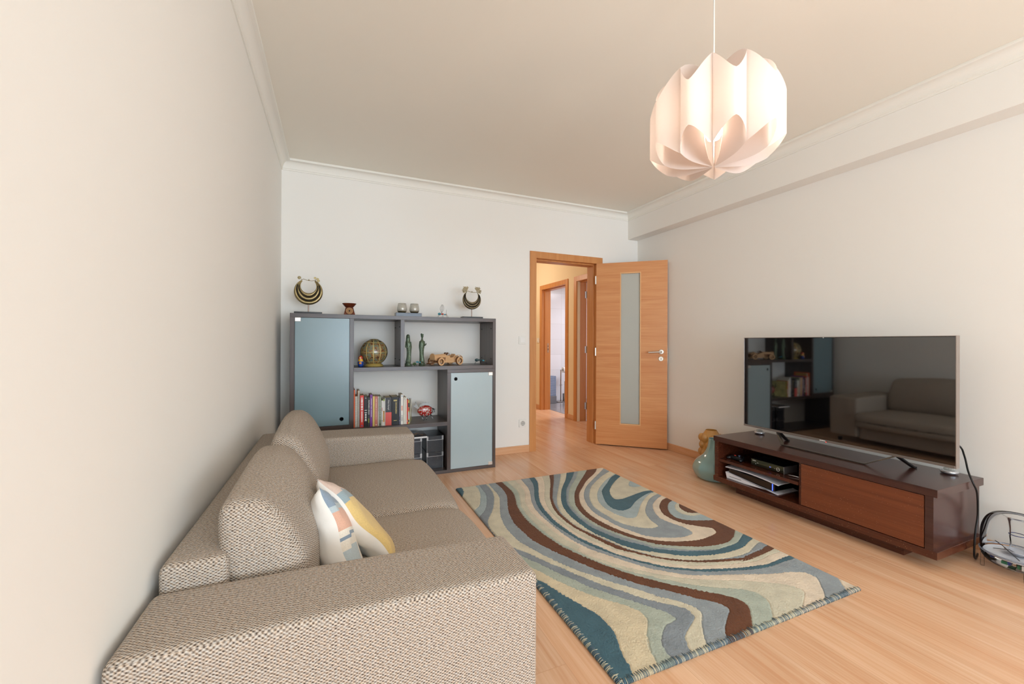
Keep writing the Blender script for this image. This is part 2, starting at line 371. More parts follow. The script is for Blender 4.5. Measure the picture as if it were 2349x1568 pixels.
for y0, y1 in ((-0.003, 0.013), (LT-0.013, LT+0.003)):
    bd.box(0.260, 0.271, y0, y1, 0.244, 1.932).box(0.471, 0.482, y0, y1, 0.244, 1.932).box(0.271, 0.471, y0, y1, 1.919, 1.932).box(0.271, 0.471, y0, y1, 0.244, 0.257)
tag(kid(bd, 'glazing_bead', BEAD, leaf, bevel=0.002), 'paler beech bead around the glass')
FROST = mat('frosted_glass', (232, 234, 226), 0.3, trans=0.55, ior=1.45, spec=0.8)
kid(MB().box(0.271, 0.471, 0.0155, 0.0225, 0.257, 1.919), 'glass_pane', FROST, leaf)
hd = MB()
hd.T = Matrix.Translation((0.693, 0, 1.056)) @ Matrix.Rotation(PI/2, 4, 'X'); hd.lathe([(0.026, 0), (0.026, 0.007), (0.023, 0.010), (0.010, 0.011)], n=32)
hd.T = Matrix.Identity(4)
hd.tube([(0.693, -0.008, 1.056), (0.693, -0.046, 1.056), (0.688, -0.052, 1.056), (0.560, -0.052, 1.049)], 0.0085, n=12)
tag(kid(hd, 'door_handle', STEEL, leaf, smooth=True, auto=40), 'brushed steel lever handle')
ke = MB(); ke.T = Matrix.Translation((0.690, 0, 0.981)) @ Matrix.Rotation(PI/2, 4, 'X')
ke.lathe([(0.026, 0), (0.026, 0.007), (0.023, 0.010), (0, 0.010)], n=32); ke.T = Matrix.Identity(4)
ke.box(0.6875, 0.6925, -0.0112, -0.010, 0.970, 0.990, 1)
tag(kid(ke, 'keyhole_plate', [STEEL, DARK], leaf, smooth=True, auto=40), 'round steel keyhole plate')
kid(MB().box(LL, LL+0.002, 0.008, 0.030, 0.93, 1.10).tube([(LL, 0.019, 1.045), (LL+0.010, 0.019, 1.045)], 0.008), 'lock_plate', STEEL, leaf)
for z in (0.22, 1.05, 1.86):
    hg = MB().tube([(-0.009, 0.004, z-0.045), (-0.009, 0.004, z+0.045)], 0.0065, n=10).box(-0.004, 0.0, -0.002, 0.03, z-0.045, z+0.045)
    kid(hg, 'hinge', STEEL, leaf)

# ---------------------------------------------------------------- doors in the hall wall
def hall_door(name, y0, y1, label):
    d = thing(name, (HX, (y0+y1)/2, 0), kind='structure', label=label)
    f = MB(); e = 0.073
    f.box(HX-0.014, HX, y0-e, y0, 0, 2.125).box(HX-0.014, HX, y1, y1+e, 0, 2.125).box(HX-0.014, HX, y0, y1, 2.052, 2.125)
    f.box(HX, 3.42, y0-0.009, y0, 0, 2.052).box(HX, 3.42, y1, y1+0.009, 0, 2.052).box(HX, 3.42, y0-0.009, y1+0.009, 2.052, 2.0595)
    f.box(HX+0.045, 3.434, y0, y0+0.012, 0, 2.04).box(HX+0.045, 3.434, y1-0.012, y1, 0, 2.04).box(HX+0.045, 3.434, y0, y1, 2.04, 2.052)
    f.build('door_frame', BEECH_V, d, bevel=0.0015); return d
d2 = hall_door('door_2', 5.50, 6.28, 'beech doorway to the white tiled bathroom')
MB().box(3.372, 3.398, 6.266, 6.268, 0.98, 1.14).build('strike_plate', STEEL, d2)
MB().box(3.380, 3.390, 6.265, 6.2665, 1.08, 1.10).box(3.380, 3.390, 6.265, 6.2665, 1.02, 1.05).build('latch_hole', DARK, d2)
d3 = hall_door('door_3', 4.40, 5.18, 'beech doorway with its door folded back inside')
lf = MB().box(3.446, 4.20, 5.140, 5.178, 0.012, 2.04).build('door_leaf', BEECH_H, d3)
for z in (0.22, 1.05, 1.86): MB().tube([(3.442, 5.152, z-0.05), (3.442, 5.152, z+0.05)], 0.008).box(3.405, 3.44, 5.163, 5.168, z-0.05, z+0.05).build('hinge', STEEL, d3)

# ---------------------------------------------------------------- switches and socket
def plate(name, x, z, label, cat):
    t = thing(name, (x, YB, z), label, cat)
    MB().box(x-0.041, x+0.041, YB-0.009, YB, z-0.041, z+0.041).build('cover_plate', WHITEP, t, bevel=0.003); return t
t = plate('light_switch', 1.816, 1.175, 'white light switch on the wall between shelving and door', 'light switch')
MB().box(1.790, 1.842, YB-0.013, YB-0.009, 1.149, 1.201).build('rocker', mat('switch_rocker', (244, 242, 238), 0.25), t, bevel=0.002)
t = plate('wall_socket', 1.822, 0.305, 'white round power socket low on the wall beside the door', 'socket')
sk = MB(); sk.T = Matrix.Translation((1.822, YB-0.009, 0.305)) @ Matrix.Rotation(PI/2, 4, 'X')
sk.lathe([(0.026, 0), (0.026, 0.003), (0.0205, 0.003), (0.0195, -0.006+0.0065), (0, 0.0005)], n=32, cap=False)
sk.build('socket_well', mat('socket_grey', (200, 198, 192), 0.4), t, smooth=True, auto=40)
pn = MB()
for s in (-1, 1): pn.tube([(1.822+s*0.0095, YB-0.0098, 0.305), (1.822+s*0.0095, YB-0.0115, 0.305)], 0.003, n=10)
pn.box(1.820, 1.824, YB-0.0125, YB-0.009, 0.322, 0.328).box(1.820, 1.824, YB-0.0125, YB-0.009, 0.282, 0.288)
pn.build('contact_hole', DARK, t)
t = thing('hall_switch', (HX, 6.43, 1.19), 'small cream switch on the hall wall beyond the open door', 'light switch')
MB().box(HX-0.012, HX, 6.385, 6.465, 1.15, 1.23).build('cover_plate', WHITEP, t, bevel=0.004)
MB().box(HX-0.016, HX-0.012, 6.40, 6.45, 1.165, 1.215).build('rocker', WHITEP, t, bevel=0.002)

# ---------------------------------------------------------------- bathroom things seen through the doorways
CH = mat('dull_chrome', (170, 165, 160), 0.22, metal=1.0)
bx, by = 4.06, 6.99
t = thing('toilet_roll_stand', (bx, by, 0.002), 'chrome floor stand with toilet roll and brush in the far bathroom', 'toilet roll stand')
MB().box(bx-0.10, bx+0.16, by-0.07, by+0.07, 0.002, 0.022).build('base_plate', CH, t, bevel=0.004)
MB().tube([(bx, by, 0.022), (bx, by, 0.62)], 0.011).tube([(bx-0.03, by, 0.33), (bx+0.03, by, 0.33)], 0.006).tube([(bx-0.01, by, 0.62), (bx+0.17, by, 0.62)], 0.008).build('pole', CH, t, smooth=True, auto=40)
rl = MB(); rl.T = Matrix.Translation((bx+0.045, by, 0.62)) @ Matrix.Rotation(PI/2, 4, 'Y'); rl.lathe([(0.018, 0), (0.055, 0), (0.055, 0.10), (0.018, 0.10)], n=28, cap=False)
rl.build('toilet_roll', mat('paper_white', (245, 244, 242), 0.9), t, smooth=True, auto=40)
MB().lathe([(0.045, 0.022), (0.045, 0.155), (0.040, 0.165)], (bx+0.085, by-0.01, 0), n=28).build('brush_holder', CH, t, smooth=True, auto=40)
MB().tube([(bx+0.085, by-0.01, 0.16), (bx+0.085, by-0.01, 0.40)], 0.008).build('brush_handle', CH, t, smooth=True, auto=40)
BLUE = tiles('blue_mosaic', (60, 92, 140), (205, 215, 225), 0.02, 0.02)
t = thing('laundry_bin', (3.80, 6.90, 0.002), 'narrow blue mosaic-patterned bin just inside the bathroom', 'bin')
MB().box(3.70, 3.885, 6.86, 7.04, 0.14, 0.52).build('bin_body', BLUE, t, bevel=0.006)
MB().box(3.69, 3.89, 6.85, 7.05, 0.002, 0.14).build('bin_base', mat('bin_grey', (120, 122, 130), 0.5), t, bevel=0.006)

# ================================================================ shelving: two interlocking cabinets
YS = 3.555
WENGE = wood('dark_wood_laminate', (84, 70, 65), (58, 46, 42), (30, 30, 1.5), rough=0.34, spec=0.6)
WENGE_H = wood('dark_wood_laminate_long', (84, 70, 65), (58, 46, 42), (1.5, 30, 30), rough=0.34, spec=0.6)
SATIN = mat('satin_blue_grey_glass', (118, 140, 146), 0.26, spec=0.7, noise=(3, 0.02, (1, 1, 1)))
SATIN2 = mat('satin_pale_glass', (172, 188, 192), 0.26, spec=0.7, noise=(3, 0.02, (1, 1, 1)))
NICK = mat('satin_nickel', (214, 206, 198), 0.3, metal=0.85)
def panel(name, parent, x0, x1, z0, z1, y0=YS, m=None, **k):
    return MB().box(x0, x1, y0, YB-0.004, z0, z1).build(name, m or WENGE, parent, bevel=0.001, **k)
def hole_plate(x0, x1, z0, z1, hx, hz, r, y0, y1):
    """a glass plate with a round finger hole"""
    N = 48; W_ = []; H_ = []
    for i in range(N):
        a = 2*PI*(i+0.5)/N; dx, dz = math.cos(a), math.sin(a)
        t = min([(x1-hx)/dx if dx > 0 else (x0-hx)/dx if dx < 0 else 9, (z1-hz)/dz if dz > 0 else (z0-hz)/dz if dz < 0 else 9])
        W_.append((hx+dx*t, hz+dz*t)); H_.append((hx+dx*r, hz+dz*r))
    out = []
    for i in range(N):
        out.append(W_[i]); j = (i+1) % N
        for cx, cz in ((x0, z0), (x1, z0), (x1, z1), (x0, z1)):
            a0 = math.atan2(W_[i][1]-hz, W_[i][0]-hx) % (2*PI); a1 = math.atan2(W_[j][1]-hz, W_[j][0]-hx) % (2*PI); ac = math.atan2(cz-hz, cx-hx) % (2*PI)
            if a0 < ac < (a1 if a1 > a0 else a1+2*PI): out.append((cx, cz, i))
    vs = []; fs = []
    for y in (y0, y1):
        for a, b in W_: vs.append((a, y, b))
        for a, b in H_: vs.append((a, y, b))
    for k in (0, 1):
        o = k*2*N
        for i in range(N):
            j = (i+1) % N; cor = [p for p in out if len(p) == 3 and p[2] == i]
            if cor:
                vs.append((cor[0][0], (y0, y1)[k], cor[0][1])); c = len(vs)-1; q = (o+i, c, o+j, o+N+j, o+N+i)
            else: q = (o+i, o+j, o+N+j, o+N+i)
            fs.append(q if k == 0 else q[::-1])
    for i in range(N):
        j = (i+1) % N; fs.append((N+i, N+j, 3*N+j, 3*N+i))
    q = MB(); q.add(vs, fs); c = [(x0, z0), (x1, z0), (x1, z1), (x0, z1)]
    for a in range(4):
        p0, p1 = c[a], c[(a+1) % 4]; q.add([(p0[0], y0, p0[1]), (p1[0], y0, p1[1]), (p1[0], y1, p1[1]), (p0[0], y1, p0[1])], [(0, 1, 2, 3)])
    return q
up = thing('upper_cabinet', (0.53, 3.74, 0.453), 'upper dark wood shelf cabinet with the tall glass door at its left', 'shelf cabinet')
panel('top_panel', up, -0.307, 1.374, 1.338, 1.370, m=WENGE_H)
panel('side_panel', up, -0.307, -0.275, 0.453, 1.338)
panel('bottom_panel', up, -0.275, 0.118, 0.453, 0.485, m=WENGE_H)
panel('divider', up, 0.118, 0.150, 0.453, 1.338)
panel('shelf_board', up, 0.150, 1.346, 0.9105, 0.9425, m=WENGE_H)
panel('divider', up, 0.517, 0.549, 0.9425, 1.338)
panel('side_panel', up, 1.346, 1.374, 0.9105, 1.338)
dr = hole_plate(-0.273, 0.116, 0.487, 1.336, 0.060, 0.535, 0.0155, YS+0.004, YS+0.009).build('glass_door', SATIN, up)
tag(dr, 'tall satin blue-grey glass door')
def hclip(x0, x1, z0, z1, par): MB().box(x0, x1, YS-0.002, YS+0.016, z0, z1).build('hinge_clip', NICK, par, bevel=0.002)
hclip(-0.274, -0.233, 1.306, 1.337, dr); hclip(-0.274, -0.233, 0.487, 0.517, dr)
for x in (1.346, 0.517):
    for z in (1.28, 1.00):
        for y in (3.60, 3.86): MB().tube([(x, y, z), (x-0.006, y, z)], 0.0035, n=8).build('shelf_pin', DARK, up)
lo = thing('lower_cabinet', (0.53, 3.74, 0), 'lower dark wood cabinet on the floor with glass door at its right', 'shelf cabinet')
panel('top_panel', lo, 0.919, 1.374, 0.880, 0.9105, m=WENGE_H)
panel('divider', lo, 0.919, 0.951, 0.028, 0.880)
panel('side_panel', lo, 1.346, 1.374, 0.0, 0.880)
panel('bottom_panel', lo, -0.307, 1.346, 0.0, 0.028, m=WENGE_H)
panel('shelf_board', lo, -0.307, 0.919, 0.418, 0.4525, m=WENGE_H)
panel('side_panel', lo, -0.307, -0.275, 0.028, 0.418)
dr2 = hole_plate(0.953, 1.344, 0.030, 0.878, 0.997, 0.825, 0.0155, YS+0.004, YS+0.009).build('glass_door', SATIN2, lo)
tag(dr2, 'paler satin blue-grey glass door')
hclip(1.305, 1.345, 0.848, 0.879, dr2); hclip(1.305, 1.345, 0.029, 0.058, dr2)

# ================================================================ sofa
WV = weave('sofa_weave', (212, 203, 192), (158, 145, 132), (76, 65, 58))
SY0, SY1 = 1.0, 3.13
sofa = thing('sofa', (0.07, 2.06, 0), 'taupe basket-weave two-seat sofa along the left wall', 'sofa')
def arm_part(name, yc, hy, zt):
    def df(o):
        x, y, z = o
        if z > 0: z = z+(-x/0.45)*0.010*(z/0.24) + 0.006*math.cos(x*3.0)
        return [x, y, z]
    MB().rbox((0.058, yc, 0.04+zt/2), (0.452, hy, zt/2-0.04), 0.022, 14, df).build(name, WV, sofa, weld=True, smooth=True)
arm_part('armrest', 1.115, 0.125, 0.541)
arm_part('armrest', 2.985, 0.145, 0.534)
MB().rbox((0.05, 2.04, 0.135), (0.42, 0.80, 0.075), 0.02, 10).build('seat_base', WV, sofa, weld=True, smooth=True)
def bf(o):
    x, y, z = o
    if z > 0.15 and x > 0: x -= 0.0*z
    return [x, y, z]
MB().rbox((-0.315, 2.03, 0.34), (0.072, 0.79, 0.268), 0.022, 16, bf).build('back_frame', WV, sofa, weld=True, smooth=True)
def seat(y0, y1, seed):
    hx, hy, hz = 0.385, (y1-y0)/2-0.002, 0.078
    def df(o):
        x, y, z = o; u, v = x/hx, y/hy
        b = max(0, (1-u*u))*max(0, (1-v*v))
        z2 = z+(0.022*b**0.6 if z > 0 else 0)+0.004*math.sin(7*x+seed)*math.cos(6*y)*(1 if z > 0 else 0)
        x2 = x+(0.022*(1-abs(v)**3)*max(0, u) if u > 0.3 else 0)
        if u > 0.6 and z > 0: z2 -= 0.020*((u-0.6)/0.4)**2
        return [x2, y, z2]
    MB().rbox((0.190, (y0+y1)/2, 0.285), (hx, hy, hz), 0.04, 22, df).build('seat_cushion', WV, sofa, weld=True, smooth=True)
seat(1.245, 1.960, 0.3); seat(1.962, 2.842, 1.7)
def back(y0, y1, zt, seed, fat, lean, tp):
    hy = (y1-y0)/2; hz = (zt-0.36)/2; hx = 0.082
    def df(o):
        x, y, z = o; u, v, t = x/hx, y/hy, z/hz
        taper = 1-tp*max(0, t)**1.5-0.06*(t+1)/2
        bulge = (1-v*v)**0.6 if abs(v) < 1 else 0
        bz = max(0, 1-t*t)
        x2 = x*taper*1.12+ (0.045*bulge*bz+0.012*bz)*(1 if x > 0 else 0.15) - lean*(t+1)/2
        z2 = z+(0.030*bulge*max(0, t))*fat+0.006*math.sin(9*y+seed)*max(0, t)
        y2 = y*(1+0.015*bz)-0.02*max(0, t)*v*abs(v)
        x2 += 0.005*math.sin(11*y+seed)*math.cos(8*z)
        return [x2, y2, z2]
    MB().rbox((-0.142, (y0+y1)/2, 0.36+hz), (hx, hy, hz), 0.05, 22, df).build('back_cushion', WV, sofa, weld=True, smooth=True)
back(1.262, 1.985, 0.722, 0.4, 0.6, 0.082, 0.30); back(1.995, 2.835, 0.735, 2.0, 1.0, 0.056, 0.42)
for x in (-0.33, 0.44):
    for y in (1.09, 3.05):
        MB().lathe([(0.018, 0), (0.024, 0.042)], (x, y, 0), n=16).build('leg', DARK, sofa)

# ---------------------------------------------------------------- scatter cushions
CW = mat('cream_cotton', (240, 234, 226), 0.9, noise=(30, 0.02, (1, 1, 1)), bump=(40, 0.5), sheen=0.2)
def cl(n, c): return mat(n, c, 0.95, noise=(260, 0.08, (1, 1, 1)), bump=(500, 0.6), sheen=0.2)
P_BL = cl('cushion_slate_blue', (140, 156, 172)); P_LB = cl('cushion_pale_blue', (186, 198, 202)); P_CO = cl('cushion_coral', (224, 176, 152))
P_YE = cl('cushion_mustard', (226, 196, 130)); P_PK = cl('cushion_blush', (216, 192, 178)); P_GB = cl('cushion_grey_blue', (150, 166, 172)); P_CR = cl('cushion_cream_weave', (238, 228, 214))
CMATS = [CW, P_BL, P_LB, P_CO, P_YE, P_PK, P_GB, P_CR]
def pillow(name, top, bot, depth, side, S, thick, bands, label, seed):
    """square cushion; top/bot: the two corners of its near edge, depth: direction of the next edge, side: outward normal of the printed face"""
    A, B = Vector(top), Vector(bot); e1 = (B-A).normalized(); nrm = Vector(side); nrm = (nrm-e1*nrm.dot(e1)).normalized()
    e2 = e1.cross(nrm).normalized()
    if e2.dot(Vector(depth)) < 0: e2 = -e2
    n = 36; q = MB(); o = A
    rnd = random.Random(seed); ph = [rnd.random()*6 for _ in range(6)]
    for face in (0, 1):
        vs = []; fs = []; ms = []
        for i in range(n+1):
            for j in range(n+1):
                s, t = i/n*2-1, j/n*2-1
                pin = 0.055*(1-(abs(s)**2.2))*(abs(t)**3); pin2 = 0.055*(1-(abs(t)**2.2))*(abs(s)**3)
                ss = s*(1-pin2/1.0); tt = t*(1-pin/1.0)
                h = ((1-s**2)*(1-t**2)); h = max(h, 0)**0.42
                h *= 1+0.05*math.sin(5*s+ph[0])*math.cos(4*t+ph[1])
                ed = (1-max(abs(s), abs(t)))
                wr = 0.005*math.sin(14*(s*0.7+t)+ph[2])*min(1, ed*6)*max(0, 1-ed*2.2)
                d = thick[0]*h+wr+0.006*math.sin(6*s+ph[3])*(1-ed)
                d = d if face == 0 else -thick[1]*h+wr+0.006*math.sin(6*s+ph[3])*(1-ed)
                vs.append(tuple(o+e1*(ss+1)/2*S+e2*(tt+1)/2*S+nrm*d))
        for i in range(n):
            for j in range(n):
                a = i*(n+1)+j; f = (a, a+n+1, a+n+2, a+1); fs.append(f if face == 0 else f[::-1])
                mi = 0
                if face == 0:
                    u = (i+0.5)/n; v = (j+0.5)/n
                    for (u0, u1, v0, v1, k) in bands:
                        if u0 <= u+0.02*math.sin(9*v) < u1 and v0 <= v < v1: mi = k
                ms.append(mi)
        q.add(vs, fs, ms)
    ob = q.build(name, CMATS, None, origin=(A+e1*S/2+e2*S/2), weld=True, smooth=True)
    tag(ob, label, 'cushion', 'cream cushions with woven colour blocks'); return ob
pillow('scatter_cushion', (-0.037, 1.500, 0.672), (0.093, 1.342, 0.337), (0.0, 0.85, -0.5), (0.92, 0.165, 0.28), 0.375, (0.058, 0.085),
       [(0.0, 1.01, 0, 1.01, 7), (0.0, 0.19, 0, 1, 1), (0.19, 0.25, 0, 1, 2), (0.25, 0.43, 0, 1, 3), (0.47, 0.50, 0, 0.25, 1), (0.58, 1.01, 0, 0.2, 2), (0.55, 1.01, 0.34, 1.01, 6)],
       'cream cushion with coral and blue blocks, leaning nearest the sofa back', 3)
pillow('scatter_cushion', (-0.048, 1.62, 0.668), (0.200, 1.45, 0.398), (0.15, 0.83, -0.5), (0.766, 0.21, 0.578), 0.40, (0.050, 0.075),
       [(0.0, 0.22, 0, 1.01, 5), (0.22, 0.33, 0, 1.01, 6), (0.33, 1.01, 0, 1.01, 4)],
       'cream cushion with a mustard yellow front, leaning on the other cushion', 8)

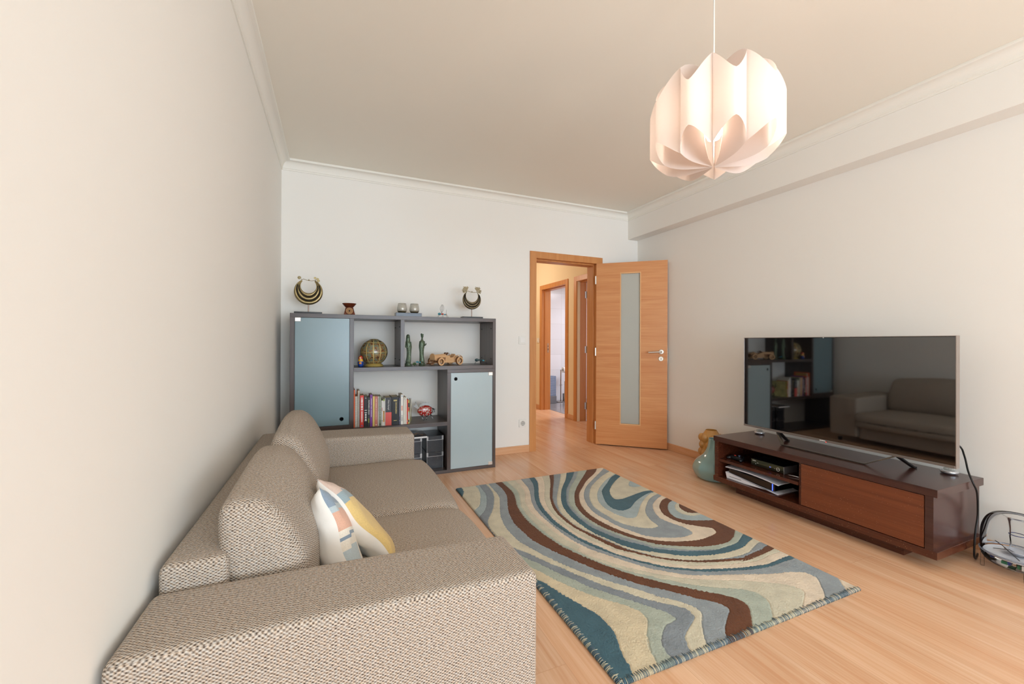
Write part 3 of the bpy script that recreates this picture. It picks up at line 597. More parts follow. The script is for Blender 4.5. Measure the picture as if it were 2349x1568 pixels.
# ================================================================ rug
RX0, RY0, RW, RL, RT = 0.88, 1.12, 1.378, 2.008, 0.014
RC = {'S': (138, 146, 152), 's': (176, 184, 170), 'C': (218, 203, 172), 'T': (72, 104, 116), 'l': (168, 182, 184), 'c': (214, 206, 182), 'g': (150, 158, 162), 'B': (106, 64, 38), 'b': (208, 202, 180), 'p': (226, 210, 188)}
RUG = [["s",[[-87,1020],[-41,981],[20,929],[62,842],[91,782],[118,718],[150,645],[187,572],[218,505],[259,445],[291,393],[337,336],[368,294],[344,324],[372,285],[399,247],[417,216],[423,190],[421,176],[408,166],[424,178],[410,167],[365,162],[333,148],[300,124],[272,97],[256,69],[249,42],[247,14],[243,-46],[-300,-300]]],["C",[[-127,919],[-79,883],[-8,829],[62,717],[90,639],[125,571],[153,509],[200,434],[247,375],[278,338],[304,297],[317,267],[315,237],[301,205],[246,149],[212,106],[196,69],[248,153],[210,98],[190,49],[175,8],[154,-48],[-300,-300]]],["T",[[-121,786],[-73,750],[-6,700],[29,639],[55,574],[74,505],[102,428],[128,359],[140,319],[142,273],[140,225],[140,218],[125,175],[103,127],[88,86],[83,52],[68,17],[44,-38],[-300,-300]]],["l",[[191,2070],[187,2010],[179,1894],[167,1784],[125,1650],[86,1558],[40,1486],[-1,1441],[-41,1397],[-300,2400]]],["c",[[158,2064],[157,2004],[155,1917],[133,1811],[97,1707],[53,1604],[-13,1538],[-55,1496],[-300,2400]]],["T",[[44,2069],[42,2009],[40,1952],[29,1892],[-10,1811],[-36,1757],[-300,2400]]],["c",[[248,2065],[246,2005],[243,1893],[225,1773],[182,1648],[112,1496],[54,1404],[21,1336],[6,1265],[3,1170],[23,1015],[87,894],[119,824],[143,765],[180,698],[215,622],[251,555],[292,478],[348,407],[380,351],[433,287],[409,327],[441,283],[484,239],[508,213],[511,188],[504,156],[473,135],[501,152],[486,140],[435,115],[384,88],[366,70],[347,40],[329,8],[300,-44],[1700,-300],[1700,2400]]],["g",[[272,2060],[268,2000],[258,1860],[251,1749],[223,1643],[142,1434],[112,1316],[95,1203],[95,1085],[103,1008],[131,921],[145,876],[186,765],[222,686],[260,617],[293,568],[337,496],[401,413],[463,320],[440,344],[497,285],[533,240],[550,204],[553,174],[537,145],[508,120],[537,145],[506,121],[477,90],[439,48],[423,23],[411,3],[380,-48],[1700,-300],[1700,2400]]],["B",[[321,2069],[325,2009],[330,1925],[325,1819],[304,1703],[262,1592],[220,1481],[191,1384],[171,1273],[167,1222],[170,1130],[176,1014],[202,925],[224,868],[221,870],[260,776],[295,695],[330,623],[374,545],[418,474],[464,410],[506,366],[492,383],[541,329],[585,274],[623,231],[662,191],[679,163],[681,140],[671,124],[636,103],[601,81],[614,89],[565,59],[537,33],[515,6],[477,-41],[1700,-300],[1700,2400]]],["s",[[384,2062],[383,2002],[381,1876],[373,1748],[334,1607],[300,1511],[277,1396],[263,1279],[263,1190],[271,1056],[285,946],[308,833],[295,889],[326,799],[359,716],[399,634],[430,575],[475,502],[547,409],[538,415],[599,354],[649,302],[699,253],[749,207],[775,171],[782,138],[768,107],[740,78],[726,65],[685,30],[643,-7],[598,-47],[1700,-300],[1700,2400]]],["b",[[426,2052],[425,1992],[423,1872],[413,1744],[355,1576],[320,1481],[296,1340],[288,1163],[296,1000],[314,884],[307,916],[345,801],[373,710],[424,611],[489,520],[570,435],[550,448],[604,394],[656,342],[714,298],[775,258],[829,228],[867,200],[895,165],[897,132],[895,124],[875,90],[836,53],[784,10],[738,-28],[1700,-300],[1700,2400]]],["p",[[501,2059],[498,1999],[492,1885],[473,1771],[442,1681],[386,1562],[355,1445],[338,1341],[338,1185],[343,1050],[357,944],[388,846],[353,814],[393,714],[444,638],[511,546],[591,458],[575,474],[633,423],[693,377],[758,337],[828,302],[900,269],[970,234],[920,260],[1005,209],[1067,170],[1098,138],[1111,108],[1103,83],[1065,59],[1005,28],[945,1],[890,-24],[1700,-300],[1700,2400]]],["g",[[562,2065],[554,2006],[541,1907],[519,1778],[479,1666],[429,1545],[394,1429],[377,1305],[375,1178],[377,1043],[387,932],[402,868],[420,806],[451,746],[498,663],[543,584],[615,483],[600,502],[658,450],[717,400],[789,365],[867,334],[947,306],[1026,275],[967,297],[1046,266],[1127,237],[1188,222],[1231,209],[1267,191],[1280,173],[1281,135],[1258,109],[1216,73],[1179,42],[1105,-5],[1054,-37],[1700,-300],[1700,2400]]],["p",[[1440,144],[1394,105],[1352,69],[1317,35],[1280,-5],[1239,-49],[1700,-300]]],["T",[[643,2056],[630,1997],[604,1881],[559,1761],[501,1644],[449,1514],[417,1398],[398,1259],[391,1136],[404,1024],[424,902],[456,804],[500,713],[549,635],[596,562],[641,511],[622,526],[681,473],[747,429],[815,388],[895,358],[979,330],[1071,308],[1001,323],[1076,303],[1143,291],[1227,290],[1319,293],[1394,292],[1454,291],[1700,2400]]],["p",[[691,2059],[678,2000],[653,1889],[595,1759],[518,1601],[478,1501],[449,1395],[432,1283],[423,1193],[427,1062],[442,931],[488,797],[517,712],[558,647],[609,577],[654,525],[637,543],[684,495],[761,442],[807,414],[862,395],[943,365],[1000,346],[1069,337],[1023,340],[1105,324],[1171,311],[1240,314],[1340,321],[1392,316],[1452,310],[1700,2400]]],["b",[[770,2058],[750,2001],[708,1881],[641,1740],[554,1585],[505,1468],[471,1355],[457,1253],[452,1137],[461,960],[534,758],[599,652],[676,548],[679,549],[739,494],[810,453],[918,410],[1038,376],[1141,359],[1059,367],[1165,352],[1268,364],[1377,370],[1437,373],[1700,2400]]],["B",[[848,2054],[822,2000],[774,1898],[712,1779],[614,1609],[548,1472],[501,1332],[481,1187],[483,1089],[493,1010],[549,778],[579,718],[635,649],[696,570],[685,595],[741,535],[811,490],[887,452],[972,422],[1062,396],[1132,384],[1216,383],[1081,385],[1135,377],[1258,387],[1394,406],[1453,414],[1700,2400]]],["g",[[890,2048],[862,1995],[804,1886],[701,1715],[611,1561],[566,1464],[522,1323],[506,1194],[510,1036],[594,763],[631,690],[708,583],[693,604],[754,548],[824,503],[904,467],[993,439],[1118,406],[1205,407],[1299,426],[1107,404],[1196,407],[1284,422],[1343,438],[1391,445],[1450,454],[1700,2400]]],["c",[[961,2042],[929,1991],[828,1831],[719,1667],[629,1530],[567,1409],[520,1274],[510,1166],[514,1042],[599,764],[636,691],[710,586],[695,607],[756,550],[827,505],[920,463],[1063,429],[1169,428],[1225,437],[1312,468],[1210,433],[1276,459],[1342,480],[1381,485],[1441,493],[1700,2400]]],["T",[[1018,2035],[984,1985],[892,1849],[765,1688],[668,1537],[598,1396],[562,1276],[547,1168],[546,1037],[557,936],[584,863],[606,789],[634,728],[670,679],[746,620],[810,565],[885,523],[975,494],[1079,476],[1216,481],[1298,509],[1265,498],[1332,520],[1385,535],[1443,551],[1700,2400]]],["g",[[1102,2040],[1065,1993],[964,1865],[800,1673],[705,1522],[635,1391],[603,1259],[588,1133],[589,1011],[618,910],[660,809],[733,707],[753,670],[846,601],[926,561],[1015,529],[1068,520],[1134,521],[1235,531],[1309,563],[1382,598],[1436,624],[1700,2400]]],["s",[[1147,2047],[1110,2000],[994,1852],[831,1674],[720,1516],[650,1385],[621,1252],[611,1105],[632,984],[683,837],[736,755],[762,695],[790,668],[912,586],[1026,538],[1071,522],[1136,523],[1238,533],[1309,565],[1384,601],[1438,627],[1700,2400]]],["B",[[1239,2041],[1199,1997],[1121,1911],[941,1725],[813,1576],[733,1451],[677,1341],[641,1194],[641,1057],[659,965],[701,859],[749,771],[805,697],[789,710],[860,656],[939,612],[1026,575],[1114,559],[1201,558],[1273,586],[1282,588],[1339,626],[1388,658],[1438,691],[1700,2400]]],["p",[[1354,2047],[1313,2003],[1219,1903],[1049,1768],[938,1656],[831,1543],[770,1447],[713,1326],[685,1195],[688,1063],[717,932],[757,828],[814,751],[888,698],[944,671],[929,678],[1026,648],[1107,643],[1194,656],[1236,670],[1259,700],[1260,725],[1219,763],[1164,821],[1143,869],[1132,928],[1140,1000],[1180,1074],[1226,1128],[1300,1186],[1354,1210],[1380,1208],[1440,1203],[1700,2400]]],["g",[[1423,2024],[1376,1986],[1228,1866],[1051,1723],[962,1646],[878,1549],[814,1452],[770,1356],[739,1262],[727,1167],[736,1070],[746,970],[780,881],[807,814],[863,760],[936,726],[1002,705],[1072,710],[1102,721],[1115,772],[1104,827],[1081,898],[1075,964],[1108,1046],[1162,1126],[1219,1178],[1295,1227],[1377,1264],[1432,1289],[1700,1000],[1700,2400]]],["c",[[1427,1929],[1375,1898],[1219,1805],[1077,1697],[980,1611],[888,1494],[840,1418],[793,1314],[777,1226],[778,1127],[786,1022],[826,936],[887,881],[934,865],[971,870],[984,886],[990,936],[1011,1000],[1056,1078],[1119,1144],[1204,1218],[1280,1268],[1377,1304],[1433,1325],[1700,1000],[1700,2400]]],["l",[[1405,1836],[1353,1806],[1219,1727],[1119,1650],[1015,1556],[943,1471],[883,1376],[850,1290],[839,1210],[845,1127],[866,1066],[894,1035],[933,1033],[976,1062],[1050,1132],[1131,1204],[1242,1284],[1341,1335],[1384,1330],[1444,1323],[1700,1000],[1700,2400]]],["T",[[1423,1836],[1371,1806],[1276,1750],[1161,1647],[1043,1544],[991,1476],[937,1377],[899,1291],[886,1211],[915,1158],[959,1154],[1026,1184],[1112,1246],[1223,1304],[1325,1342],[1385,1336],[1445,1330],[1700,1000],[1700,2400]]],["b",[[1425,1782],[1376,1748],[1258,1666],[1154,1579],[1080,1502],[1030,1422],[1005,1349],[1032,1326],[1072,1326],[1204,1361],[1302,1383],[1371,1381],[1384,1368],[1426,1326],[1700,1000],[1700,2400]]],["l",[[1417,1658],[1372,1618],[1315,1568],[1285,1518],[1309,1487],[1375,1480],[1435,1474],[1700,1000],[1700,2400]]],["l",[[1432,1182],[1377,1159],[1318,1134],[1258,1083],[1208,1021],[1178,955],[1182,907],[1212,867],[1275,836],[1344,811],[1385,803],[1444,792]]],["b",[[1427,1145],[1375,1115],[1325,1086],[1284,1040],[1260,989],[1263,939],[1300,904],[1373,897],[1433,891]]],["B",[[1422,1132],[1376,1093],[1345,1067],[1318,1026],[1309,978],[1320,946],[1381,923],[1437,902]]]]
def catmull(P, k=4):
    out = []
    for i in range(len(P)-1):
        p0, p1, p2, p3 = P[max(i-1, 0)], P[i], P[i+1], P[min(i+2, len(P)-1)]
        for j in range(k):
            t = j/k
            out.append(tuple(0.5*((2*p1[a])+(-p0[a]+p2[a])*t+(2*p0[a]-5*p1[a]+4*p2[a]-p3[a])*t*t+(-p0[a]+3*p1[a]-3*p2[a]+p3[a])*t**3) for a in range(len(p1))))
    return out+[P[-1]]
nx, ny = 460, 670
gx, gy = np.meshgrid(np.linspace(0, RW, nx+1), np.linspace(0, RL, ny+1))
wob = 0.0016*np.sin(gx*260+7*np.sin(gy*31))+0.0016*np.sin(gy*240+5*np.sin(gx*41))
px_, py_ = gx.ravel()+wob.ravel(), gy.ravel()+0.7*wob.ravel()
colr = np.tile(np.array(lin(RC['S'])[:3]), (px_.size, 1))
FAR = {(-300, -300), (1700, -300), (1700, 2400), (-300, 2400), (1700, 1000)}
for k, P in RUG:
    P = [tuple(p) for p in P]; body = [p for p in P if p not in FAR]; tail = [p for p in P if p in FAR]
    Q = [(a/1000, b/1000) for a, b in catmull(body)+tail]
    inside = np.zeros(px_.size, bool)
    for i in range(len(Q)):
        (xa, ya), (xb, yb) = Q[i-1], Q[i]
        if ya == yb: continue
        c = ((ya > py_) != (yb > py_)) & (px_ < (xb-xa)*(py_-ya)/(yb-ya)+xa); inside ^= c
    colr[inside] = lin(RC[k])[:3]
rng = np.random.default_rng(3)
zz = np.full(px_.size, RT)+rng.normal(0, 0.0006, px_.size)
edge = np.minimum.reduce([gx.ravel(), RW-gx.ravel(), gy.ravel(), RL-gy.ravel()])
zz -= 0.006*np.clip(1-edge/0.010, 0, 1)**2
# clipped-pile grooves where two colours meet
cg = colr.reshape(ny+1, nx+1, 3); gr = np.zeros((ny+1, nx+1))
gr[:, 1:] += np.abs(cg[:, 1:]-cg[:, :-1]).sum(2) > 0.02; gr[1:, :] += np.abs(cg[1:]-cg[:-1]).sum(2) > 0.02
zz -= 0.0022*(gr.ravel() > 0)
verts = np.stack([gx.ravel()+RX0, gy.ravel()+RY0, zz], 1)
idx = np.arange((nx+1)*(ny+1)).reshape(ny+1, nx+1)
faces = np.stack([idx[:-1, :-1], idx[:-1, 1:], idx[1:, 1:], idx[1:, :-1]], -1).reshape(-1, 4)
# skirt and underside
bl = np.concatenate([idx[0, :], idx[1:, -1], idx[-1, -2::-1], idx[-2:0:-1, 0]])
nb = len(bl); low = verts[bl].copy(); low[:, 2] = 0.0005; base_i = len(verts)
verts = np.vstack([verts, low]); ci = np.vstack([colr, colr[bl]])
sk_ = [(int(bl[i]), base_i+i, base_i+(i+1) % nb, int(bl[(i+1) % nb])) for i in range(nb)]
me = bpy.data.meshes.new('pile')
org = np.array([RX0+RW/2, RY0+RL/2, 0.0])
me.from_pydata((verts-org).tolist(), [], faces.tolist()+sk_+[tuple(range(base_i+nb-1, base_i-1, -1))])
ca = me.color_attributes.new('Col', 'FLOAT_COLOR', 'POINT'); ca.data.foreach_set('color', np.hstack([ci, np.ones((len(ci), 1))]).ravel().astype(np.float32))
me.polygons.foreach_set('use_smooth', [True]*len(me.polygons))
RM = mat('rug_pile', (200, 200, 200), 1.0, spec=0.05, sheen=0.15); nt = RM.node_tree; b_ = nt.nodes['Principled BSDF']
at = nt.nodes.new('ShaderNodeAttribute'); at.attribute_name = 'Col'; tc_ = nt.nodes.new('ShaderNodeTexCoord')
nz_ = nt.nodes.new('ShaderNodeTexNoise'); nz_.inputs['Scale'].default_value = 380; nz_.inputs['Detail'].default_value = 4; nt.links.new(tc_.outputs['Object'], nz_.inputs['Vector'])
nl_ = nt.nodes.new('ShaderNodeTexNoise'); nl_.inputs['Scale'].default_value = 14; nl_.inputs['Detail'].default_value = 3; nt.links.new(tc_.outputs['Object'], nl_.inputs['Vector'])
ma_ = nt.nodes.new('ShaderNodeMath'); ma_.operation = 'MULTIPLY_ADD'; nt.links.new(nz_.outputs['Fac'], ma_.inputs[0]); ma_.inputs[1].default_value = 0.7; nt.links.new(nl_.outputs['Fac'], ma_.inputs[2])
mr_ = nt.nodes.new('ShaderNodeMapRange'); mr_.inputs[1].default_value = 0.45; mr_.inputs[2].default_value = 1.25; mr_.inputs[3].default_value = 0.78; mr_.inputs[4].default_value = 1.18; nt.links.new(ma_.outputs[0], mr_.inputs[0])
hv_ = nt.nodes.new('ShaderNodeHueSaturation'); nt.links.new(at.outputs['Color'], hv_.inputs['Color']); nt.links.new(mr_.outputs[0], hv_.inputs['Value']); nt.links.new(hv_.outputs[0], b_.inputs['Base Color'])
bp_ = nt.nodes.new('ShaderNodeBump'); bp_.inputs['Strength'].default_value = 0.45; bp_.inputs['Distance'].default_value = 0.003; nt.links.new(nz_.outputs['Fac'], bp_.inputs['Height']); nt.links.new(bp_.outputs[0], b_.inputs['Normal'])
me.materials.append(RM)
rug = thing('area_rug', tuple(org), 'wool rug with swirling bands of cream, blue and brown on the floor', 'rug')
po = bpy.data.objects.new('pile', me); COL.objects.link(po); po.parent = rug
# whipped yarn edge
Y1 = mat('edge_yarn_blue', (92, 112, 122), 0.95); Y2 = mat('edge_yarn_cream', (198, 192, 168), 0.95)
st = MB(); rs = random.Random(5)
def stitches(x0, y0, x1, y1, nxn, nyn, n):
    for i in range(n):
        t = (i+rs.random()*0.6)/n; x, y = x0+(x1-x0)*t, y0+(y1-y0)*t; L_ = 0.010+rs.random()*0.012; sk = (rs.random()-0.5)*0.006
        tx, ty = (x1-x0), (y1-y0); q = math.hypot(tx, ty); tx /= q; ty /= q
        st.tube([(x-nxn*0.003, y-nyn*0.003, 0.003), (x-nxn*0.0045, y-nyn*0.0045, 0.010), (x+nxn*0.004, y+nyn*0.004, 0.0155), (x+nxn*L_+tx*sk, y+nyn*L_+ty*sk, 0.0155)], 0.0011, n=5, mi=(1 if rs.random() < 0.30 else 0))
stitches(RX0, RY0, RX0+RW, RY0, 0, 1, 250); stitches(RX0, RY0, RX0, RY0+0.75, 1, 0, 170)
tag(st.build('whipped_edge', [Y1, Y2], rug, smooth=True), 'whipped blue and cream yarn edge')

# ================================================================ television bench
TVW = wood('reddish_brown_veneer', (88, 44, 28), (66, 30, 18), (30, 1.5, 45), rough=0.2, spec=0.55, fleck=0.17, fcol=(205, 160, 130))
TVT = wood('reddish_brown_top', (78, 46, 38), (58, 32, 26), (30, 1.2, 45), rough=0.22, spec=0.55)
TVD = wood('drawer_veneer', (126, 70, 42), (104, 54, 32), (30, 1.0, 60), rough=0.32, spec=0.45, fleck=0.13, fcol=(215, 175, 145))
bench = thing('television_bench', (3.02, 1.708, 0), 'low reddish-brown television bench against the right wall', 'television bench')
BX = 2.77; BXB = 3.268
MB().box(BX, BXB, 1.047, 2.370, 0.380, 0.420).build('top_panel', TVT, bench, bevel=0.0015)
MB().box(BX, BXB, 1.047, 2.370, 0.069, 0.108).build('bottom_panel', TVW, bench, bevel=0.0015)
MB().box(BX+0.001, BXB-0.006, 1.062, 1.095, 0.108, 0.380).build('side_panel', TVT, bench)
MB().box(BX+0.001, BXB-0.006, 2.325, 2.358, 0.108, 0.380).build('side_panel', TVW, bench)
MB().box(BX+0.02, BXB-0.006, 1.706, 1.726, 0.108, 0.380).build('divider', TVW, bench)
MB().box(BX+0.008, BXB-0.03, 1.726, 2.325, 0.228, 0.249).build('shelf_board', TVW, bench, bevel=0.001)
MB().box(BXB-0.012, BXB-0.006, 1.095, 2.325, 0.108, 0.380).build('back_panel', mat('bench_back', (30, 20, 16), 0.7), bench)
MB().box(BX+0.002, BX+0.020, 1.099, 1.703, 0.1115, 0.3765).build('drawer_front', TVD, bench, bevel=0.001)
MB().box(2.855, 3.20, 1.215, 2.234, 0.0, 0.069).build('plinth', TVW, bench)

# ================================================================ television
SCR = mat('tv_screen', (7, 7, 8), 0.035, spec=1.0, ior=1.95)
SILV = mat('tv_silver', (178, 168, 162), 0.3, metal=0.9)
TVB = mat('tv_back_black', (18, 18, 20), 0.45)
ta, tb = Vector((3.0, 2.281, 0)), Vector((2.983, 1.053, 0)); td = (tb-ta).normalized(); TWd = (tb-ta).length
tv = thing('television', (3.03, 1.62, 0.42), 'large black flat screen television on silver feet on the bench', 'television')
trot = math.atan2(td.y, td.x)
def T_(): q = MB(); q.T = Matrix.Translation(ta) @ Matrix.Rotation(trot, 4, 'Z'); return q
# local frame: x along the screen width (towards the camera side), y away from the wall side
TZ0, TZ1 = 0.500, 1.196
T_().box(0.004, TWd-0.004, 0.002, 0.030, TZ0+0.014, TZ1-0.003).build('casing', TVB, tv, bevel=0.002)
T_().box(0.005, TWd-0.005, -0.0005, 0.002, TZ0+0.015, TZ1-0.006).build('screen', SCR, tv)
T_().box(0, 0.0045, -0.003, 0.030, TZ0, TZ1).box(TWd-0.0045, TWd, -0.003, 0.030, TZ0, TZ1).box(0.0045, TWd-0.0045, -0.003, 0.030, TZ1-0.004, TZ1).box(0.0045, TWd-0.0045, -0.006, 0.030, TZ0, TZ0+0.014).build('bezel', SILV, tv, bevel=0.001)
T_().box(0.30, 0.86, 0.030, 0.065, 0.60, 1.00).build('electronics_housing', TVB, tv, bevel=0.006)
T_().box(0.565, 0.600, -0.0068, -0.0058, TZ0+0.0045, TZ0+0.0095).build('brand_mark', mat('mark_white', (235, 235, 235), 0.4), tv)
T_().ball((0.585, -0.004, TZ1-0.0055), 0.0032, n=10).build('camera_dot', mat('lens_pearl', (220, 220, 220), 0.2), tv)
T_().ball((0.605, -0.0065, TZ0+0.001), 0.0022, n=8).build('standby_light', mat('standby_red', (255, 60, 50), 0.4, emit=(255, 40, 30), estr=3.0), tv)
FEET = mat('tv_feet_gunmetal', (112, 106, 98), 0.25, metal=0.9)
def strap(q, pts, w, t):
    """flat metal strap along a path, w wide across x-ish, t thick"""
    P = [Vector(p) for p in pts]
    for i in range(len(P)-1):
        d = (P[i+1]-P[i]).normalized(); s = d.cross(Vector((0, 0, 1)));  s = s.normalized() if s.length > 1e-4 else Vector((1, 0, 0)); n = s.cross(d).normalized()
        vs = [tuple(P[k]+s*a*w/2+n*b*t/2) for k in (i, i+1) for a in (-1, 1) for b in (-1, 1)]
        q.add(vs, [(0, 1, 3, 2), (4, 6, 7, 5), (0, 2, 6, 4), (1, 5, 7, 3), (0, 4, 5, 1), (2, 3, 7, 6)])
FL, FR = (2.962, 1.948, 0.4245), (2.955, 1.446, 0.4245)
jl, jr = (3.004, 2.010, 0.497), (2.997, 1.316, 0.499)
q = MB(); strap(q, [FL, FR], 0.022, 0.007); strap(q, [FL, jl], 0.022, 0.007); strap(q, [FR, jr], 0.022, 0.007); q.build('front_foot', FEET, tv, bevel=0.001)
for a, b in ((jl, (3.130, 2.025, 0.4255)), (jr, (3.140, 1.295, 0.4255))):
    q = MB(); strap(q, [(a[0]+0.01, a[1], a[2]+0.004), b, (b[0]+0.012, b[1]-0.004, b[2])], 0.026, 0.009); q.build('rear_foot', TVB, tv, bevel=0.001)
cb = MB(); cb.tube(catmull([(3.08, 1.18, 0.66), (3.189, 1.12, 0.591), (3.173, 1.09, 0.54), (3.134, 1.062, 0.469), (3.114, 1.036, 0.414), (3.140, 1.030, 0.360), (3.148, 1.030, 0.244), (3.125, 1.030, 0.171), (3.112, 1.030, 0.10), (3.115, 1.032, 0.03), (3.16, 1.04, 0.006), (3.24, 1.06, 0.006)], 5), 0.0042, n=10)
tag(cb.build('power_cable', DARK, None, origin=(3.16, 1.04, 0.002), smooth=True), 'black cable hanging from the television past the right bench end', 'cable')

# ================================================================ pendant lamp
LX, LY = 1.383, 1.187
def sheet_mat():
    M = bpy.data.materials.new('lamp_sheet'); M.use_nodes = True; nt = M.node_tree; nt.nodes.remove(nt.nodes['Principled BSDF']); out = nt.nodes['Material Output']
    d = nt.nodes.new('ShaderNodeBsdfDiffuse'); d.inputs[0].default_value = lin((226, 217, 211)); t = nt.nodes.new('ShaderNodeBsdfTranslucent'); t.inputs[0].default_value = lin((250, 238, 230))
    g = nt.nodes.new('ShaderNodeBsdfGlossy'); g.inputs['Roughness'].default_value = 0.35; mx = nt.nodes.new('ShaderNodeMixShader'); mx.inputs[0].default_value = 0.36
    nt.links.new(d.outputs[0], mx.inputs[1]); nt.links.new(t.outputs[0], mx.inputs[2]); m2 = nt.nodes.new('ShaderNodeMixShader'); m2.inputs[0].default_value = 0.04
    nt.links.new(mx.outputs[0], m2.inputs[1]); nt.links.new(g.outputs[0], m2.inputs[2]); nt.links.new(m2.outputs[0], out.inputs[0]); return M
SH = sheet_mat()
lamp = thing('pendant_lamp', (LX, LY, 1.85), 'white lit pendant lamp of curved plastic petals hanging from the ceiling', 'pendant lamp')
NP, RL_, Zb, Zt = 10, 0.243, 1.850, 2.225
face_cam = math.atan2(-LY, -LX)+math.radians(-1.5)
def zlow(r): return Zb+0.078*(r/RL_)**5-0.004*math.sin(PI*min(1, r/RL_))
def zup(r): return Zt-0.135*(r/RL_)**5
for i in range(NP):
    a0 = face_cam+2*PI*(i+0.5)/NP; q = MB(); path = []
    nr, na = 8, 16
    for k in range(nr): path.append((0.004+(0.185-0.004)*k/nr, -1.0+0.0))
    for k in range(na+1):
        u = -1+2*k/na; path.append((RL_*(1-0.24*abs(u)**1.55), u))
    for k in range(nr-1, -1, -1): path.append((0.004+(0.185-0.004)*k/nr, 1.0))
    M_ = 14; vs = []; fs = []
    for (r, u) in path:
        gap = 0.985 if r > 0.02 else 0.9
        a = a0+u*PI/NP*gap; zl, zh = zlow(r), zup(r)
        for t in range(M_+1):
            re = max(r, 0.062*math.sin(PI*t/M_)**0.5)
            vs.append((LX+re*math.cos(a), LY+re*math.sin(a), zl+(zh-zl)*t/M_))
    for p in range(len(path)-1):
        for t in range(M_): b0 = p*(M_+1)+t; fs.append((b0, b0+M_+1, b0+M_+2, b0+1))
    q.add(vs, fs); q.build('petal', SH, lamp, smooth=True, auto=50)
MB().tube([(LX, LY, 2.15), (LX, LY, ZC-0.03)], 0.0028, n=10).build('cord', WHITEP, lamp, smooth=True)
MB().lathe([(0.0, ZC-0.045), (0.03, ZC-0.042), (0.05, ZC-0.01), (0.05, ZC)], (LX, LY, 0), n=28).build('ceiling_rose', WHITEP, lamp, smooth=True, auto=40)
# bulbs between the radial sheets: a compact ring of small lamps around the core
BULB = mat('bulb_glow', (255, 235, 210), 0.4, emit=(255, 232, 212), estr=37.0)
MB().lathe([(0.018, 2.10), (0.022, 2.15), (0.012, 2.16)], (LX, LY, 0), n=20).build('bulb_socket', WHITEP, lamp, smooth=True, auto=40)
MB().lathe([(0, 1.955), (0.022, 1.962), (0.032, 1.985), (0.030, 2.02), (0.018, 2.07), (0.016, 2.10)], (LX, LY, 0), n=20).build('bulb', BULB, lamp, smooth=True)

